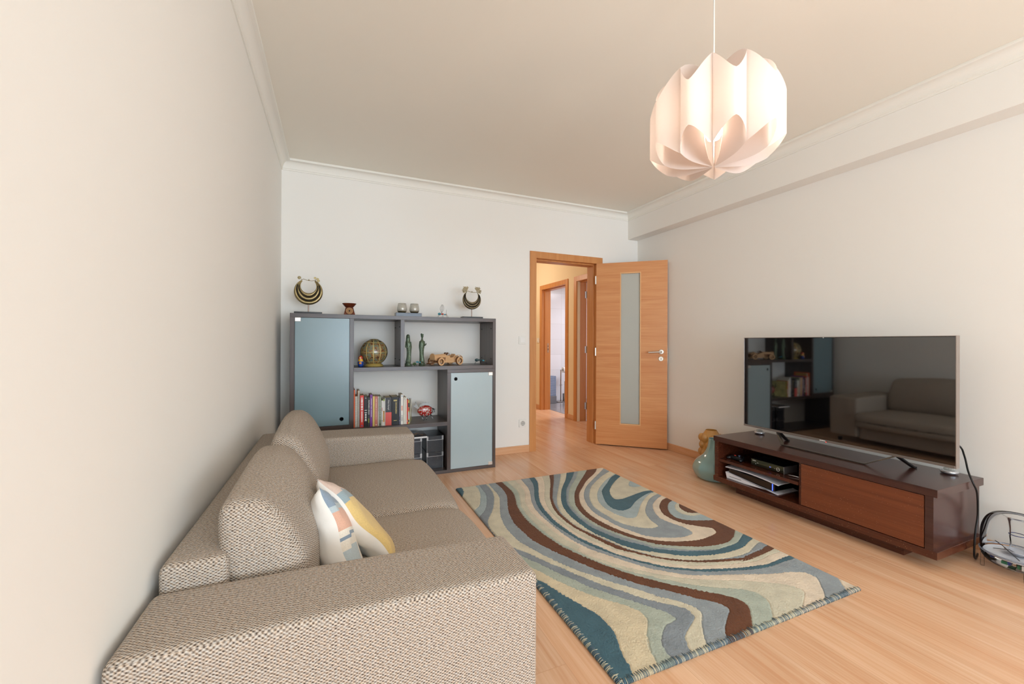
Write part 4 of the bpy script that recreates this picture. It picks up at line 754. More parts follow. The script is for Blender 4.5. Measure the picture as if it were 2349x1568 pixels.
# ================================================================ things on top of the shelving (z = 1.370)
ZT = 1.3705
BRZ = mat('aged_brass', (150, 134, 96), 0.36, metal=0.9, noise=(40, 0.18, (1, 1, 1)))
BRZ2 = mat('hammered_bronze', (122, 110, 86), 0.42, metal=0.85, noise=(90, 0.3, (1, 1, 1)), bump=(120, 1.0))
BDK = mat('dark_patina', (36, 31, 26), 0.5, metal=0.5)
PEW = mat('pewter_rod', (150, 132, 122), 0.35, metal=0.9)
def sculpture(x, y, zc, Ro, ri, dz, m, label, kind, bw, lim):
    t = thing('crescent_sculpture', (x, y, ZT), label, 'sculpture', 'crescent metal sculptures on top of the shelving')
    MB().box(x-bw, x+bw, y-0.04, y+0.04, ZT, ZT+0.018).build('base_block', mat('black_lacquer', (20, 19, 20), 0.25), t, bevel=0.002)
    MB().tube([(x, y, ZT+0.018), (x, y, zc-Ro+0.006)], 0.0045, n=12).build('stem', PEW, t, smooth=True, auto=40)
    # crescent: three nested ridges between outer circle and raised inner circle
    for b in range(3):
        q = MB(); vs = []; fs = []; n = 60; K = 8
        for i in range(n+1):
            th = math.radians(-lim+2*lim*i/n)            # measured from straight down
            dx, dz2 = math.sin(th), -math.cos(th)
            # ray from the outer centre meets the inner circle (centre raised by dz)
            bq = -2*dz2*dz; cq = dz*dz-ri*ri; disc = max(0, bq*bq-4*cq); rin = (-bq+math.sqrt(disc))/2
            rin = min(rin, Ro-0.0015); f0, f1 = b/3, (b+1)/3
            ra, rb = rin+(Ro-rin)*f0, rin+(Ro-rin)*f1; wd = rb-ra
            for k in range(2*K):
                a = 2*PI*k/(2*K); rr = (ra+rb)/2+wd/2*math.cos(a)*1.06; yy = -math.sin(a)*min(0.016, wd*0.75)-(2-b)*0.002
                vs.append((x+dx*rr, y+yy, zc+dz2*rr))
        for i in range(n):
            for k in range(2*K): j = (k+1) % (2*K); fs.append((i*2*K+k, i*2*K+j, (i+1)*2*K+j, (i+1)*2*K+k))
        q.add(vs, fs); q.build('crescent_band', m, t, smooth=True)
    sd = MB()
    for b in (1, 2):
        pts = []
        for i in range(41):
            th = math.radians(-125+250*i/40); dx, dz2 = math.sin(th), -math.cos(th); bq = -2*dz2*dz; rin = (-bq+math.sqrt(max(0, bq*bq-4*(dz*dz-ri*ri))))/2
            rr = rin+(Ro-rin)*b/3; pts.append((x+dx*rr, y-0.0135*min(1, (Ro-rin)/0.03), zc+dz2*rr))
        sd.tube(pts, 0.0036, n=6)
    sd.build('groove', BDK, t, smooth=True)
    th = math.radians(lim); ex, ez = math.sin(th)*Ro, zc-math.cos(th)*Ro
    wr = MB(); wr.tube([(x-ex, y, ez), (x-ex+0.012, y, ez+0.008), (x-0.01, y-0.002, ez-0.001), (x+0.02, y-0.002, ez-0.004), (x+ex, y, ez)], 0.0022, n=6)
    wr.lathe([(0.007, -0.004), (0.002, 0.008)], (x+0.002, y, ez), n=8)
    wr.build('cross_wire', BRZ, t, smooth=True)
    if kind == 'spiral':
        for s, cs in ((-1, [(0.018, 0.016, 0.013)]), (1, [(-0.002, 0.020, 0.009), (0.016, 0.012, 0.010), (0.022, -0.002, 0.011)])):
            orn = MB()
            for (ox, oz, r) in cs:
                pts = [(x+s*(ex+ox)+rr*r*math.cos(a), y, ez+oz+rr*r*math.sin(a)) for rr, a in ((1-k/34*0.92, k*0.55) for k in range(34))]
                orn.tube(pts, 0.0022, n=5)
            orn.tube([(x+s*ex, y, ez), (x+s*(ex+0.006), y, ez+0.010)], 0.002, n=5)
            orn.build('spiral_ornament', BRZ, t)
    else:
        for s in (-1, 1):
            orn = MB()
            for ang, ln in ((100, 0.055), (62, 0.058), (22, 0.050), (-6, 0.042)):
                a = math.radians(ang); d = (s*math.cos(a), math.sin(a)); nrm = (-d[1], d[0]); pts = []; o = (x+s*ex, ez)
                outl = [(0, 0), (0.35, 0.10), (0.55, 0.24), (0.80, 0.30), (0.72, 0.13), (1.0, 0.10), (0.84, -0.03), (0.86, -0.22), (0.62, -0.16), (0.45, -0.13), (0.2, -0.05)]
                orn.prism([(o[0]+d[0]*u*ln+nrm[0]*v*ln, o[1]+d[1]*u*ln+nrm[1]*v*ln) for u, v in outl], y-0.0025, y+0.0025, axis='y')
            orn.build('leaf_ornament', BRZ2, t)
sculpture(-0.187, 3.69, 1.552, 0.104, 0.057, 0.044, BRZ, 'brass crescent sculpture with curled wire tips, above the tall glass door', 'spiral', 0.100, 152)
sculpture(1.184, 3.69, 1.548, 0.089, 0.059, 0.036, BRZ2, 'hammered bronze crescent sculpture with leaf tips, on the right end of the top', 'leaf', 0.098, 145)

t = thing('oil_burner', (0.118, 3.68, ZT), 'small reddish-brown ceramic oil burner with a round pierced front', 'oil burner')
CER = mat('brown_glaze', (92, 40, 20), 0.15, coat=0.5, noise=(20, 0.3, (1, 1, 1)))
ob = MB(); ob.add([(0.118+sx*w, 3.68+sy*w, ZT+z) for (w, z) in ((0.045, 0), (0.029, 0.066)) for sx, sy in ((-1, -1), (1, -1), (1, 1), (-1, 1))], [(3, 2, 1, 0), (4, 5, 6, 7), (0, 1, 5, 4), (1, 2, 6, 5), (2, 3, 7, 6), (3, 0, 4, 7)])
ob.build('body', CER, t, bevel=0.003)
MB().lathe([(0.026, 0.064), (0.034, 0.070), (0.055, 0.094), (0.056, 0.098), (0.050, 0.096), (0.020, 0.078)], (0.118, 3.68, ZT), n=36).build('dish', CER, t, smooth=True, auto=40)
dk = MB(); dk.T = Matrix.Translation((0.118, 3.6385, ZT+0.034)) @ Matrix.Rotation(PI/2+0.0-0.22, 4, 'X')
dk.lathe([(0.0, 0.001), (0.006, 0.001), (0.007, 0.0045), (0.010, 0.0045), (0.011, 0.002), (0.016, 0.002), (0.017, 0.005), (0.020, 0.005), (0.021, 0.002), (0.027, 0.002), (0.028, 0)], n=36, mi=[2, 1, 1, 0, 0, 1, 1, 0, 0, 1])
tag(dk.build('round_medallion', [mat('tan_clay', (176, 136, 94), 0.6), mat('clay_ring', (142, 100, 62), 0.6), DARK], t, smooth=True, auto=30), 'pale round carved medallion')

t = thing('candle_tray', (0.5975, 3.67, ZT), 'dark lacquered block carrying two mercury glass candle holders', 'tray')
MB().box(0.487, 0.708, 3.63, 3.715, ZT, ZT+0.034).build('block', mat('blue_black_lacquer', (34, 36, 48), 0.22, coat=0.15, noise=(14, 0.35, (1, 1, 1))), t, bevel=0.002)
MERC = mat('mercury_glass', (236, 228, 208), 0.16, trans=0.55, metal=0.12, noise=(110, 0.2, (1, 1, 1)))
MERCD = mat('mercury_glass_foot', (120, 108, 78), 0.25, metal=0.7, noise=(60, 0.3, (1, 1, 1)))
def holder(x, label):
    t = thing('candle_holder', (x, 3.672, ZT+0.0345), label, 'candle holder', 'mercury glass candle holders on the dark block')
    MB().lathe([(0.026, 0.004), (0.039, 0.014), (0.0425, 0.028), (0.041, 0.045), (0.034, 0.082), (0.0325, 0.082), (0.039, 0.045), (0.040, 0.028), (0.034, 0.016), (0.0, 0.010)], (x, 3.672, ZT+0.0345), n=36).build('glass', MERC, t, smooth=True)
    MB().lathe([(0.0, 0), (0.028, 0), (0.036, 0.008), (0.0385, 0.0125), (0.034, 0.0155), (0.0, 0.0155)], (x, 3.672, ZT+0.0345), n=36).build('dark_foot', MERCD, t, smooth=True, auto=50)
    MB().lathe([(0, 0.0165), (0.022, 0.0165), (0.022, 0.052), (0.0, 0.052)], (x, 3.672, ZT+0.0345), n=24).build('candle', mat('cream_wax', (238, 226, 196), 0.6), t, smooth=True, auto=40)
    return t
h1 = holder(0.5445, 'mercury glass candle holder at the left of the dark block')
h2 = copy_tree(h1, (0.6505, 3.672, ZT+0.0345)); h2['label'] = 'mercury glass candle holder at the right of the dark block'

WIRE = mat('iron_wire', (70, 62, 58), 0.45, metal=0.7)
TQ = mat('turquoise_glass', (60, 140, 158), 0.12, coat=0.5); RD = mat('red_glass', (190, 62, 40), 0.15, coat=0.5); AM = mat('amber_glass', (210, 150, 80), 0.15, coat=0.5)
def insect(x, y, z, s, label, cols, wing, yaw_=0.0, legs=3, low=0.0):
    t = thing('wire_insect', (x, y, z), label, 'insect figurine')
    b = MB(); b.T = Matrix.Translation((x, y, z)) @ Matrix.Rotation(yaw_, 4, 'Z')
    b.ball((-0.030*s, 0, (0.034-low)*s), 0.012*s, n=14, mi=0, sc=(1.3, .9, .95)).ball((-0.004*s, 0, 0.034*s), 0.009*s, n=14, mi=1, sc=(1.5, .8, .8)).ball((0.020*s, 0, 0.030*s), 0.0075*s, n=12, mi=2, sc=(1.4, .8, .8)).ball((0.033*s, 0, 0.028*s), 0.004*s, n=10, mi=3)
    b.build('body', cols, t, smooth=True)
    lg = MB(); lg.T = Matrix.Translation((x, y, z)) @ Matrix.Rotation(yaw_, 4, 'Z')
    for k in range(legs):
        for sy in (-1, 1):
            x0 = (-0.020+0.020*k)*s; x1 = x0+(k-1)*0.020*s
            lg.tube([(x0, 0, 0.032*s), ((x0+x1)/2, sy*0.010*s, 0.036*s), (x1, sy*0.018*s, 0.014*s), (x1+(k-1)*0.006*s, sy*0.024*s, 0.0011)], 0.0011, n=5)
    lg.tube([(0.030*s, 0, 0.032*s), (0.030*s, -0.004, 0.052*s), (0.033*s, -0.004, 0.075*s)], 0.0009, n=5)
    lg.build('wire_legs', WIRE, t, smooth=True)
    if wing:
        wg = MB(); wg.T = Matrix.Translation((x, y, z)) @ Matrix.Rotation(yaw_, 4, 'Z'); O = Vector((0.004*s, 0, 0.044*s)); H = 0.075*s
        def pt(u, v): return (O.x-0.014*s+u*0.017*s*math.sin(PI*min(1, v*0.92)+0.0)*1.0+0.006*s*v, 0.002, O.z+H*v)
        for u in (-1, -0.33, 0.33, 1): wg.tube([pt(u, k/12) for k in range(13)], 0.0009, n=5)
        for v in (0.25, 0.42, 0.6, 0.78, 0.92): wg.tube([pt(-1+2*k/6, v+0.02*math.sin(k*2)) for k in range(7)], 0.0007, n=5)
        wg.tube([(O.x, 0, O.z-0.01*s), pt(0, 0)], 0.001, n=5)
        wg.build('wire_wings', WIRE, t, smooth=True)
    return t
insect(0.902, 3.66, ZT, 1.0, 'wire ant figurine with upright netted wings on top of the shelving', [TQ, RD, TQ, AM], True)

# ================================================================ middle shelf (z = 0.9425)
ZM = 0.943
GL = mat('globe_paint', (150, 128, 80), 0.2, coat=0.6); nt = GL.node_tree; b_ = nt.nodes['Principled BSDF']
uv = nt.nodes.new('ShaderNodeUVMap'); uv.uv_map = 'SphereUV'
br = nt.nodes.new('ShaderNodeTexBrick'); nt.links.new(uv.outputs[0], br.inputs['Vector']); br.inputs['Scale'].default_value = 1; br.offset = 0.0
br.inputs['Brick Width'].default_value = 0.0833; br.inputs['Row Height'].default_value = 0.25; br.inputs['Mortar Size'].default_value = 0.006
nz = nt.nodes.new('ShaderNodeTexNoise'); nz.inputs['Scale'].default_value = 55; nz.inputs['Detail'].default_value = 5; tc = nt.nodes.new('ShaderNodeTexCoord'); nt.links.new(tc.outputs['Object'], nz.inputs['Vector'])
rp = nt.nodes.new('ShaderNodeValToRGB'); e = rp.color_ramp.elements; e[0].position = 0.36; e[0].color = lin((62, 50, 38)); e[1].position = 0.66; e[1].color = lin((118, 128, 110))
for p_, c_ in ((0.42, (128, 76, 46)), (0.47, (164, 132, 84)), (0.53, (104, 110, 88))): q = e.new(p_); q.color = lin(c_)
nt.links.new(nz.outputs['Fac'], rp.inputs[0])
mx = nt.nodes.new('ShaderNodeMix'); mx.data_type = 'RGBA'; nt.links.new(br.outputs['Fac'], mx.inputs[0]); nt.links.new(rp.outputs[0], mx.inputs[6]); mx.inputs[7].default_value = lin((196, 176, 112))
nt.links.new(mx.outputs[2], b_.inputs['Base Color'])
GOLD = mat('olive_gold', (172, 150, 82), 0.22, coat=0.5)
gc = (0.318, 3.72, ZM)
t = thing('decorative_globe', gc, 'round olive-gold globe box painted with rows of figures on the middle shelf', 'globe')
ob = MB(); rg = 0.113; prof_g = [(rg*math.sin(math.radians(a)), -rg*math.cos(math.radians(a))) for a in range(24, 181, 4)]
o = MB().lathe(prof_g, (gc[0], gc[1], ZM+0.122), n=48, cap=False).build('sphere', GL, t, smooth=True)
uvl = o.data.uv_layers.new(name='SphereUV')
for p in o.data.polygons:
    for li in p.loop_indices:
        co = o.data.vertices[o.data.loops[li].vertex_index].co; v = (co.z-0.122)/rg
        ctr = p.center; ac = math.atan2(ctr.y, ctr.x); a = math.atan2(co.y, co.x)
        if a-ac > PI: a -= 2*PI
        if a-ac < -PI: a += 2*PI
        uvl.data[li].uv = (a/(2*PI)+0.02, math.asin(max(-1, min(1, v)))/PI+0.5)
tag(MB().lathe([(0.078, 0), (0.080, 0.006), (0.066, 0.022), (0.050, 0.026), (0.066, 0.032), (0.052, 0.042)], gc, n=48).build('pedestal', GOLD, t, smooth=True, auto=40), 'plain gold pedestal ring')
MB().lathe([(0.0, 0.2362), (0.028, 0.2335), (0.040, 0.229)], gc, n=32, cap=False).build('top_cap', GOLD, t, smooth=True)
# nesting doll
D = (0.2065, 3.645, ZM)
t = thing('nesting_doll', D, 'small painted wooden nesting doll in red, yellow and blue beside the globe', 'doll')
MB().lathe([(0.018, 0), (0.0215, 0.012), (0.0235, 0.030), (0.0225, 0.046), (0.0175, 0.058), (0.0170, 0.066), (0.0178, 0.076), (0.0140, 0.087), (0.006, 0.0935), (0, 0.095)], D, n=28, mi=[0, 0, 0, 1, 1, 2, 2, 2, 2]).build('body', [mat('doll_blue', (38, 72, 150), 0.2, coat=0.5), mat('doll_yellow', (226, 170, 50), 0.2, coat=0.5), mat('doll_red', (176, 42, 36), 0.2, coat=0.5)], t, smooth=True)
MB().ball((D[0]-0.003, D[1]-0.0115, ZM+0.075), 0.0095, n=16, sc=(1, .75, 1.05)).build('face', mat('doll_skin', (236, 190, 150), 0.3), t, smooth=True)
MB().ball((D[0]-0.003, D[1]-0.0115, ZM+0.081), 0.0095, n=14, sc=(1, .7, .55)).build('hair', mat('doll_hair', (222, 180, 70), 0.3), t, smooth=True)
MB().ball((D[0]-0.003, D[1]-0.017, ZM+0.032), 0.013, n=16, sc=(1, .6, .9)).build('apron', mat('doll_orange', (232, 140, 40), 0.25), t, smooth=True)
fm = MB()
for s in (-1, 1): fm.ball((D[0]-0.003+s*0.0035, D[1]-0.0187, ZM+0.0755), 0.001, n=6)
fm.build('eyes', DARK, t)

# two green draped statuettes
GRN = mat('green_patina', (72, 84, 68), 0.36, metal=0.3, noise=(130, 0.75, (1, 1, .6)), bump=(110, 1.0))
def statue(x, y, H, label, kind, seed):
    t = thing('green_statuette', (x, y, ZM), label, 'statuette', 'green patinated statuettes on the middle shelf')
    MB().lathe([(0.027, 0), (0.0285, 0.006), (0.025, 0.010), (0.028, 0.015), (0.0275, 0.021), (0.022, 0.026), (0.023, 0.032), (0.019, 0.036)], (x, y, ZM), n=28).build('plinth', GRN, t, smooth=True, auto=35)
    n = 40; rings = 30; vs = []; fs = []; b = MB()
    for k in range(rings+1):
        u = k/rings; z = 0.034+u*(H*0.80-0.034)
        base_r = 0.0215-0.006*math.sin(PI*min(1, u*1.4))*0.7 if u < 0.55 else 0.0185+0.004*math.sin(PI*(u-0.55)/0.38)
        if u > 0.88: base_r *= 1-0.62*((u-0.88)/0.12)**1.2
        sway = 0.006*math.sin(PI*u*1.1)*(1 if kind == 0 else -0.6)
        for i in range(n):
            a = 2*PI*i/n; fold = 0.0020*math.sin(7*a+3*u+seed)*(1-u*0.5)+0.0012*math.sin(13*a-5*u+seed)
            r = base_r+fold*(1 if u < 0.9 else 0.2); vs.append((x+sway+r*math.cos(a)*1.0, y+r*math.sin(a)*0.78, ZM+z))
    for k in range(rings):
        for i in range(n): j = (i+1) % n; fs.append((k*n+i, k*n+j, (k+1)*n+j, (k+1)*n+i))
    fs.append(tuple(range(n-1, -1, -1))); fs.append(tuple(rings*n+i for i in range(n))); b.add(vs, fs)
    sw = 0.006*math.sin(PI*1.1)*(1 if kind == 0 else -0.6); zs = ZM+H*0.74
    if kind == 0:   # veiled figure, arms folded at the chest
        b.tube([(x-0.017, y, zs), (x-0.022, y-0.006, zs-0.045), (x-0.004, y-0.018, zs-0.052)], [0.0075, 0.0070, 0.005], n=10).tube([(x+0.017, y, zs), (x+0.023, y-0.004, zs-0.048), (x+0.006, y-0.018, zs-0.040)], [0.0075, 0.0070, 0.005], n=10)
    else:
        b.tube([(x-0.016, y, zs), (x-0.021, y, zs-0.055), (x-0.015, y-0.006, zs-0.11)], [0.007, 0.0062, 0.0045], n=10).tube([(x+0.017, y, zs), (x+0.022, y-0.008, zs-0.040), (x+0.030, y-0.020, zs-0.030), (x+0.031, y-0.022, zs-0.018)], [0.007, 0.006, 0.005, 0.004], n=10)
    b.tube([(x+sw, y, ZM+H*0.78), (x+sw, y-0.001, ZM+H*0.85)], [0.0075, 0.0070], n=12)
    b.build('draped_figure', GRN, t, smooth=True)
    hd_ = MB(); zc_ = ZM+H*0.895
    hd_.ball((x+sw, y-0.002, zc_), 0.0145, n=20, sc=(.82, .92, 1.12)); hd_.ball((x+sw, y-0.0155, zc_-0.003), 0.0028, n=8, sc=(.8, 1, 1.3))
    if kind == 0: hd_.lathe([(0.020, -0.062), (0.019, -0.035), (0.0165, -0.010), (0.0155, 0.006), (0.011, 0.017), (0, 0.022)], (x+sw, y+0.003, zc_), n=24, sy=0.85)
    else: hd_.ball((x+sw, y+0.002, zc_+0.009), 0.0135, n=18, sc=(.95, 1, .75)).ball((x+sw-0.003, y+0.010, zc_+0.016), 0.0085, n=14).lathe([(0.012, 0.010), (0.0145, 0.014), (0.012, 0.018)], (x+sw, y, zc_), n=20)
    hd_.build('head', GRN, t, smooth=True)
    return t
statue(0.594, 3.64, 0.284, 'green veiled statuette standing next to the shelf divider', 0, 0.5)
statue(0.716, 3.66, 0.292, 'green statuette with upswept hair and one bent arm', 1, 2.2)
insect(0.672, 3.615, ZM, 1.05, 'turquoise wire insect figurine between the two green statuettes', [mat('green_wire_body', (70, 96, 60), 0.3), TQ, TQ, AM], False, yaw_=0.3, low=0.016)
insect(1.268, 3.67, ZM, 1.25, 'dark wire insect figurine standing alone beside the wooden car', [mat('dark_teal_body', (48, 72, 76), 0.3), mat('dark_teal_body', (48, 72, 76), 0.3), TQ, AM], False, yaw_=-0.2)

# wooden model roadster
PLY = mat('laser_cut_plywood', (216, 172, 126), 0.6, noise=(30, 0.07, (1, 1, 6))); PLE = mat('burnt_ply_edge', (120, 78, 48), 0.7)
cx_, cy_ = 0.935, 3.70; cr = thing('model_car', (cx_, cy_, ZM), 'laser-cut plywood model roadster on the middle shelf', 'model car')
CT = Matrix.Translation((cx_, cy_, ZM)) @ Matrix.Rotation(math.radians(180+24), 4, 'Z') @ Matrix.Scale(1.14, 4)    # local +x points to the bonnet
def K(): q = MB(); q.T = CT; return q
def wheel(x, y, r, w, nm='wheel'):
    q = MB(); q.T = CT @ Matrix.Translation((x, y, r)) @ Matrix.Rotation(PI/2, 4, 'X')
    q.lathe([(r*0.62, -w/2), (r*0.96, -w/2), (r, -w/2+0.002), (r, w/2-0.002), (r*0.96, w/2), (r*0.62, w/2), (r*0.62, -w/2)], n=36, cap=False, mi=[0, 1, 1, 1, 0, 1])
    o = q.build(nm, [PLY, PLE], cr, smooth=True, auto=35)
    h = MB(); h.T = q.T; h.lathe([(0, w*0.32), (r*0.17, w*0.32), (r*0.17, -w*0.32), (0, -w*0.32)], n=16)
    for k in range(10):
        a = 2*PI*k/10; h.tube([(r*0.15*math.cos(a), r*0.15*math.sin(a), 0), (r*0.64*math.cos(a), r*0.64*math.sin(a), 0)], 0.0013, n=5)
    h.build('spokes', PLY, cr, smooth=True, auto=35)
for sy in (-1, 1): wheel(0.088, sy*0.060, 0.032, 0.017); wheel(-0.098, sy*0.060, 0.034, 0.017)
body = K()
for sy in (-1, 1):
    side = [(0.118, 0.040), (0.122, 0.072), (0.050, 0.080), (-0.015, 0.076), (-0.028, 0.060), (-0.055, 0.062), (-0.075, 0.078), (-0.110, 0.072), (-0.138, 0.040), (-0.120, 0.022), (-0.030, 0.018), (0.060, 0.022)]
    body.prism(side, sy*0.030-0.0015, sy*0.030+0.0015, axis='y')
body.prism([(0.118, 0.040), (0.122, 0.072), (0.114, 0.072), (0.110, 0.034)], -0.030, 0.030, axis='y')
body.box(-0.125, 0.112, -0.029, 0.029, 0.020, 0.025).box(-0.138, -0.072, -0.029, 0.029, 0.062, 0.066)
body.build('body_panels', PLY, cr, bevel=0.0006)
bn = K()
for k in range(7): y_ = -0.026+0.0087*k; bn.prism([(0.122, 0.072), (0.118, 0.083-abs(y_)*0.25), (0.010, 0.090-abs(y_)*0.25), (0.006, 0.076)], y_-0.0022, y_+0.0022, axis='y')
bn.build('bonnet_ribs', PLY, cr)
for sy in (-1, 1):
    gr_ = K()
    for k in range(6): x_ = 0.030+0.0105*k; gr_.prism([(x_, 0.030), (x_+0.006, 0.030), (x_-0.002, 0.062), (x_-0.008, 0.062)], sy*0.0325-0.001, sy*0.0325+0.0022, axis='y')
    gr_.build('side_louvres', PLE, cr)
rad = K(); rad.prism(arc(0, 0.060, 0.034, -25, 205, 18), 0.120, 0.127, axis='x'); rad.build('radiator_shell', PLY, cr)
for k in range(5): pass
for ax_ in (0.088, -0.098): K().tube([(ax_, -0.055, 0.033), (ax_, 0.055, 0.033)], 0.0025, n=8).build('axle', PLE, cr)
sus = K()
for sy in (-1, 1): sus.tube([(0.150, sy*0.022, 0.018), (0.135, sy*0.022, 0.034), (0.110, sy*0.024, 0.040), (0.085, sy*0.026, 0.030)], 0.003, n=6)
sus.box(0.140, 0.156, -0.034, 0.034, 0.012, 0.020)
sus.build('front_bumper', PLE, cr)
wsb = K(); wsb.prism([(0.000, 0.076), (0.004, 0.076), (-0.010, 0.100), (-0.014, 0.100)], -0.024, -0.004, axis='y').prism([(0.000, 0.076), (0.004, 0.076), (-0.010, 0.100), (-0.014, 0.100)], 0.004, 0.024, axis='y')
wsb.build('windscreen', PLE, cr)
sw_ = MB(); sw_.T = CT @ Matrix.Translation((-0.030, 0.0, 0.082)) @ Matrix.Rotation(math.radians(60), 4, 'Y'); ringp = [(0.013*math.cos(2*PI*k/18), 0.013*math.sin(2*PI*k/18), 0) for k in range(19)]
sw_.tube(ringp, 0.0016, n=6).tube([(-0.013, 0, 0), (0.013, 0, 0)], 0.001, n=5); sw_.build('steering_wheel', PLE, cr)
seat_ = K(); seat_.box(-0.075, -0.045, -0.024, 0.024, 0.026, 0.040).prism([(-0.078, 0.040), (-0.070, 0.040), (-0.080, 0.088), (-0.088, 0.086)], -0.022, 0.022, axis='y'); seat_.build('seat', PLY, cr)
for sy in (-1, 1):
    fd = K(); pr = arc(-0.098, 0.036, 0.044, 25, 150, 12)+[(a, b) for a, b in reversed(arc(-0.098, 0.036, 0.041, 25, 150, 12))]
    fd.prism(pr, sy*0.052-0.006, sy*0.052+0.006, axis='y')
    fd.build('rear_mudguard', PLY, cr)

# ================================================================ book shelf (z = 0.4525)
ZB = 0.453
PAGE = mat('page_block', (186, 172, 142), 0.85, noise=(200, 0.08, (1, 1, 40)))
WTXT = mat('print_white', (232, 230, 224), 0.5); GTXT = mat('print_gold', (200, 176, 110), 0.35, metal=0.5); KTXT = mat('print_dark', (40, 40, 44), 0.5)
YSP = 3.586
def dashes(q, x, z0, z1, w, n, mi, rnd):
    z = z1
    while z > z0:
        L_ = 0.003+rnd.random()*0.007; q.box(x-w/2, x+w/2, YSP-0.0007, YSP-0.0001, max(z0, z-L_), z, mi); z -= L_+0.0012+(0.004 if rnd.random() < 0.25 else 0)
def book(x0, x1, zt, col, label, depth=0.15, split=None, marks=None, text=None, rough=0.45, kind='book', nm='book', lean=0.0, ysp=YSP):
    g = 0.0005; x0 += g; x1 -= g; xm = (x0+x1)/2
    t = thing(nm, (xm, ysp+depth/2, ZB), label, kind, 'books on the lower shelf')
    M = mat('cover_%d_%d_%d' % col, col, rough); c = min(0.0018, (x1-x0)*0.15); mats = [M]
    q = MB(); q.box(x0, x0+c, ysp, ysp+depth, ZB, zt).box(x1-c, x1, ysp, ysp+depth, ZB, zt)
    if split:
        zs, c2 = split; mats.append(mat('cover_%d_%d_%d' % c2, c2, rough)); q.box(x0+c, x1-c, ysp, ysp+0.0018, zs, zt, 0).box(x0+c, x1-c, ysp, ysp+0.0018, ZB, zs, 1).box(x0-0.0003, x0+c*1.2, ysp-0.0003, ysp+0.03, ZB, zs, 1).box(x1-c*1.2, x1+0.0003, ysp-0.0003, ysp+0.03, ZB, zs, 1)
        q.box(x0+c, x1-c, ysp-0.0003, ysp, ZB, zs, 1)
    else: q.box(x0+c, x1-c, ysp, ysp+0.0018, ZB, zt)
    q.build('cover', mats, t)
    MB().box(x0+c, x1-c, ysp+0.002, ysp+depth-0.003, ZB+0.002, zt-0.003).build('page_block', PAGE, t)
    rnd = random.Random(int(x0*1e4))
    for (f0, f1, wf, mm) in (marks or []):
        q = MB()
        if f1-f0 < 0.07 or wf > 0.8: q.box(xm-(x1-x0)*wf/2, xm+(x1-x0)*wf/2, YSP-0.0007, YSP-0.0001, ZB+(zt-ZB)*f0, ZB+(zt-ZB)*f1)
        else: dashes(q, xm, ZB+(zt-ZB)*f0, ZB+(zt-ZB)*f1, (x1-x0)*wf, 1, 0, rnd)
        q.build('spine_print', mm, t)
    for tx in (text or []):
        s_, size, f, mm, dx = tx; V, Fc = text_mesh(s_, size)
        T2 = Matrix.Translation((xm+dx, ysp-0.0008, ZB+(zt-ZB)*f)) @ Matrix.Rotation(PI/2, 4, 'X') @ Matrix.Rotation(-PI/2, 4, 'Z')
        q = MB(); q.T = T2; q.add(V, Fc); q.build('spine_title', mm, t)
    return t
bw_ = lambda a, b: None
OR_, WH = (226, 96, 40), (228, 224, 216)
book(0.1515, 0.1615, 0.760, OR_, 'tall thin orange-spined book at the left end of the row', depth=0.2, rough=0.5)
def spiral(x0, x1, zt, cover, coil, label):
    t = thing('spiral_notebook', ((x0+x1)/2, 3.68, ZB), label, 'notebook', 'books on the lower shelf')
    MB().box(x0+0.0005, x1-0.0005, YSP+0.008, YSP+0.155, ZB, zt).build('pages', mat('note_pages', (206, 198, 184), 0.8), t)
    MB().box(x0, x0+0.0012, YSP+0.006, YSP+0.157, ZB, zt).box(x1-0.0012, x1, YSP+0.006, YSP+0.157, ZB, zt).build('cover', cover, t)
    q = MB(); n = int((zt-ZB-0.01)/0.0085)
    for k in range(n):
        z = ZB+0.007+k*0.0085; r = (x1-x0)/2-0.0008
        q.tube([((x0+x1)/2+r*math.cos(a), YSP+0.010-0.010*math.sin(a), z) for a in [PI*i/8 for i in range(9)]], 0.0016, n=6)
    q.build('spiral_binding', coil, t, smooth=True); return t
spiral(0.162, 0.1805, 0.706, mat('note_cover_teal', (110, 150, 158), 0.5), mat('coil_white', (232, 230, 226), 0.35), 'spiral notebook with white rings next to the orange spine')
spiral(0.1815, 0.198, 0.752, mat('note_cover_ochre', (196, 150, 78), 0.5), mat('coil_silver', (196, 196, 200), 0.3, metal=0.7), 'taller spiral notebook with silver rings and ochre edges')
book(0.200, 0.229, 0.7125, (218, 62, 52), 'thick bright red book with white lettering', marks=[(0.52, 0.93, 0.5, WTXT), (0.14, 0.50, 0.3, WTXT), (0.03, 0.06, 0.4, mat('print_blue', (80, 130, 190), 0.5))])
book(0.2315, 0.257, 0.703, (38, 36, 38), 'black book with a few short white spine bars, right of the red one', marks=[(0.94, 0.955, 0.4, WTXT), (0.535, 0.555, 0.75, WTXT), (0.46, 0.48, 0.75, WTXT), (0.20, 0.43, 0.45, WTXT), (0.195, 0.21, 0.8, WTXT)])
book(0.259, 0.277, 0.694, (52, 54, 52), 'dark grey book with bold white capitals along its spine', text=[('ROMARIO ZIHLIS', 0.0155, 0.66, WTXT, 0)], marks=[(0.12, 0.28, 0.35, mat('print_lime', (170, 180, 60), 0.5))])
book(0.2775, 0.297, 0.7155, (126, 62, 146), 'purple paperback with pale lettering in the book row', marks=[(0.30, 0.88, 0.22, WTXT)])
book(0.298, 0.3145, 0.702, (222, 196, 112), 'pale yellow slim book beside the purple one', marks=[(0.2, 0.65, 0.12, mat('print_tan', (190, 150, 80), 0.5))])
book(0.315, 0.3375, 0.700, (196, 120, 104), 'salmon pink book right of the pale yellow one', marks=[(0.60, 0.92, 0.16, WTXT), (0.22, 0.58, 0.12, WTXT), (0.03, 0.06, 0.35, WTXT)])
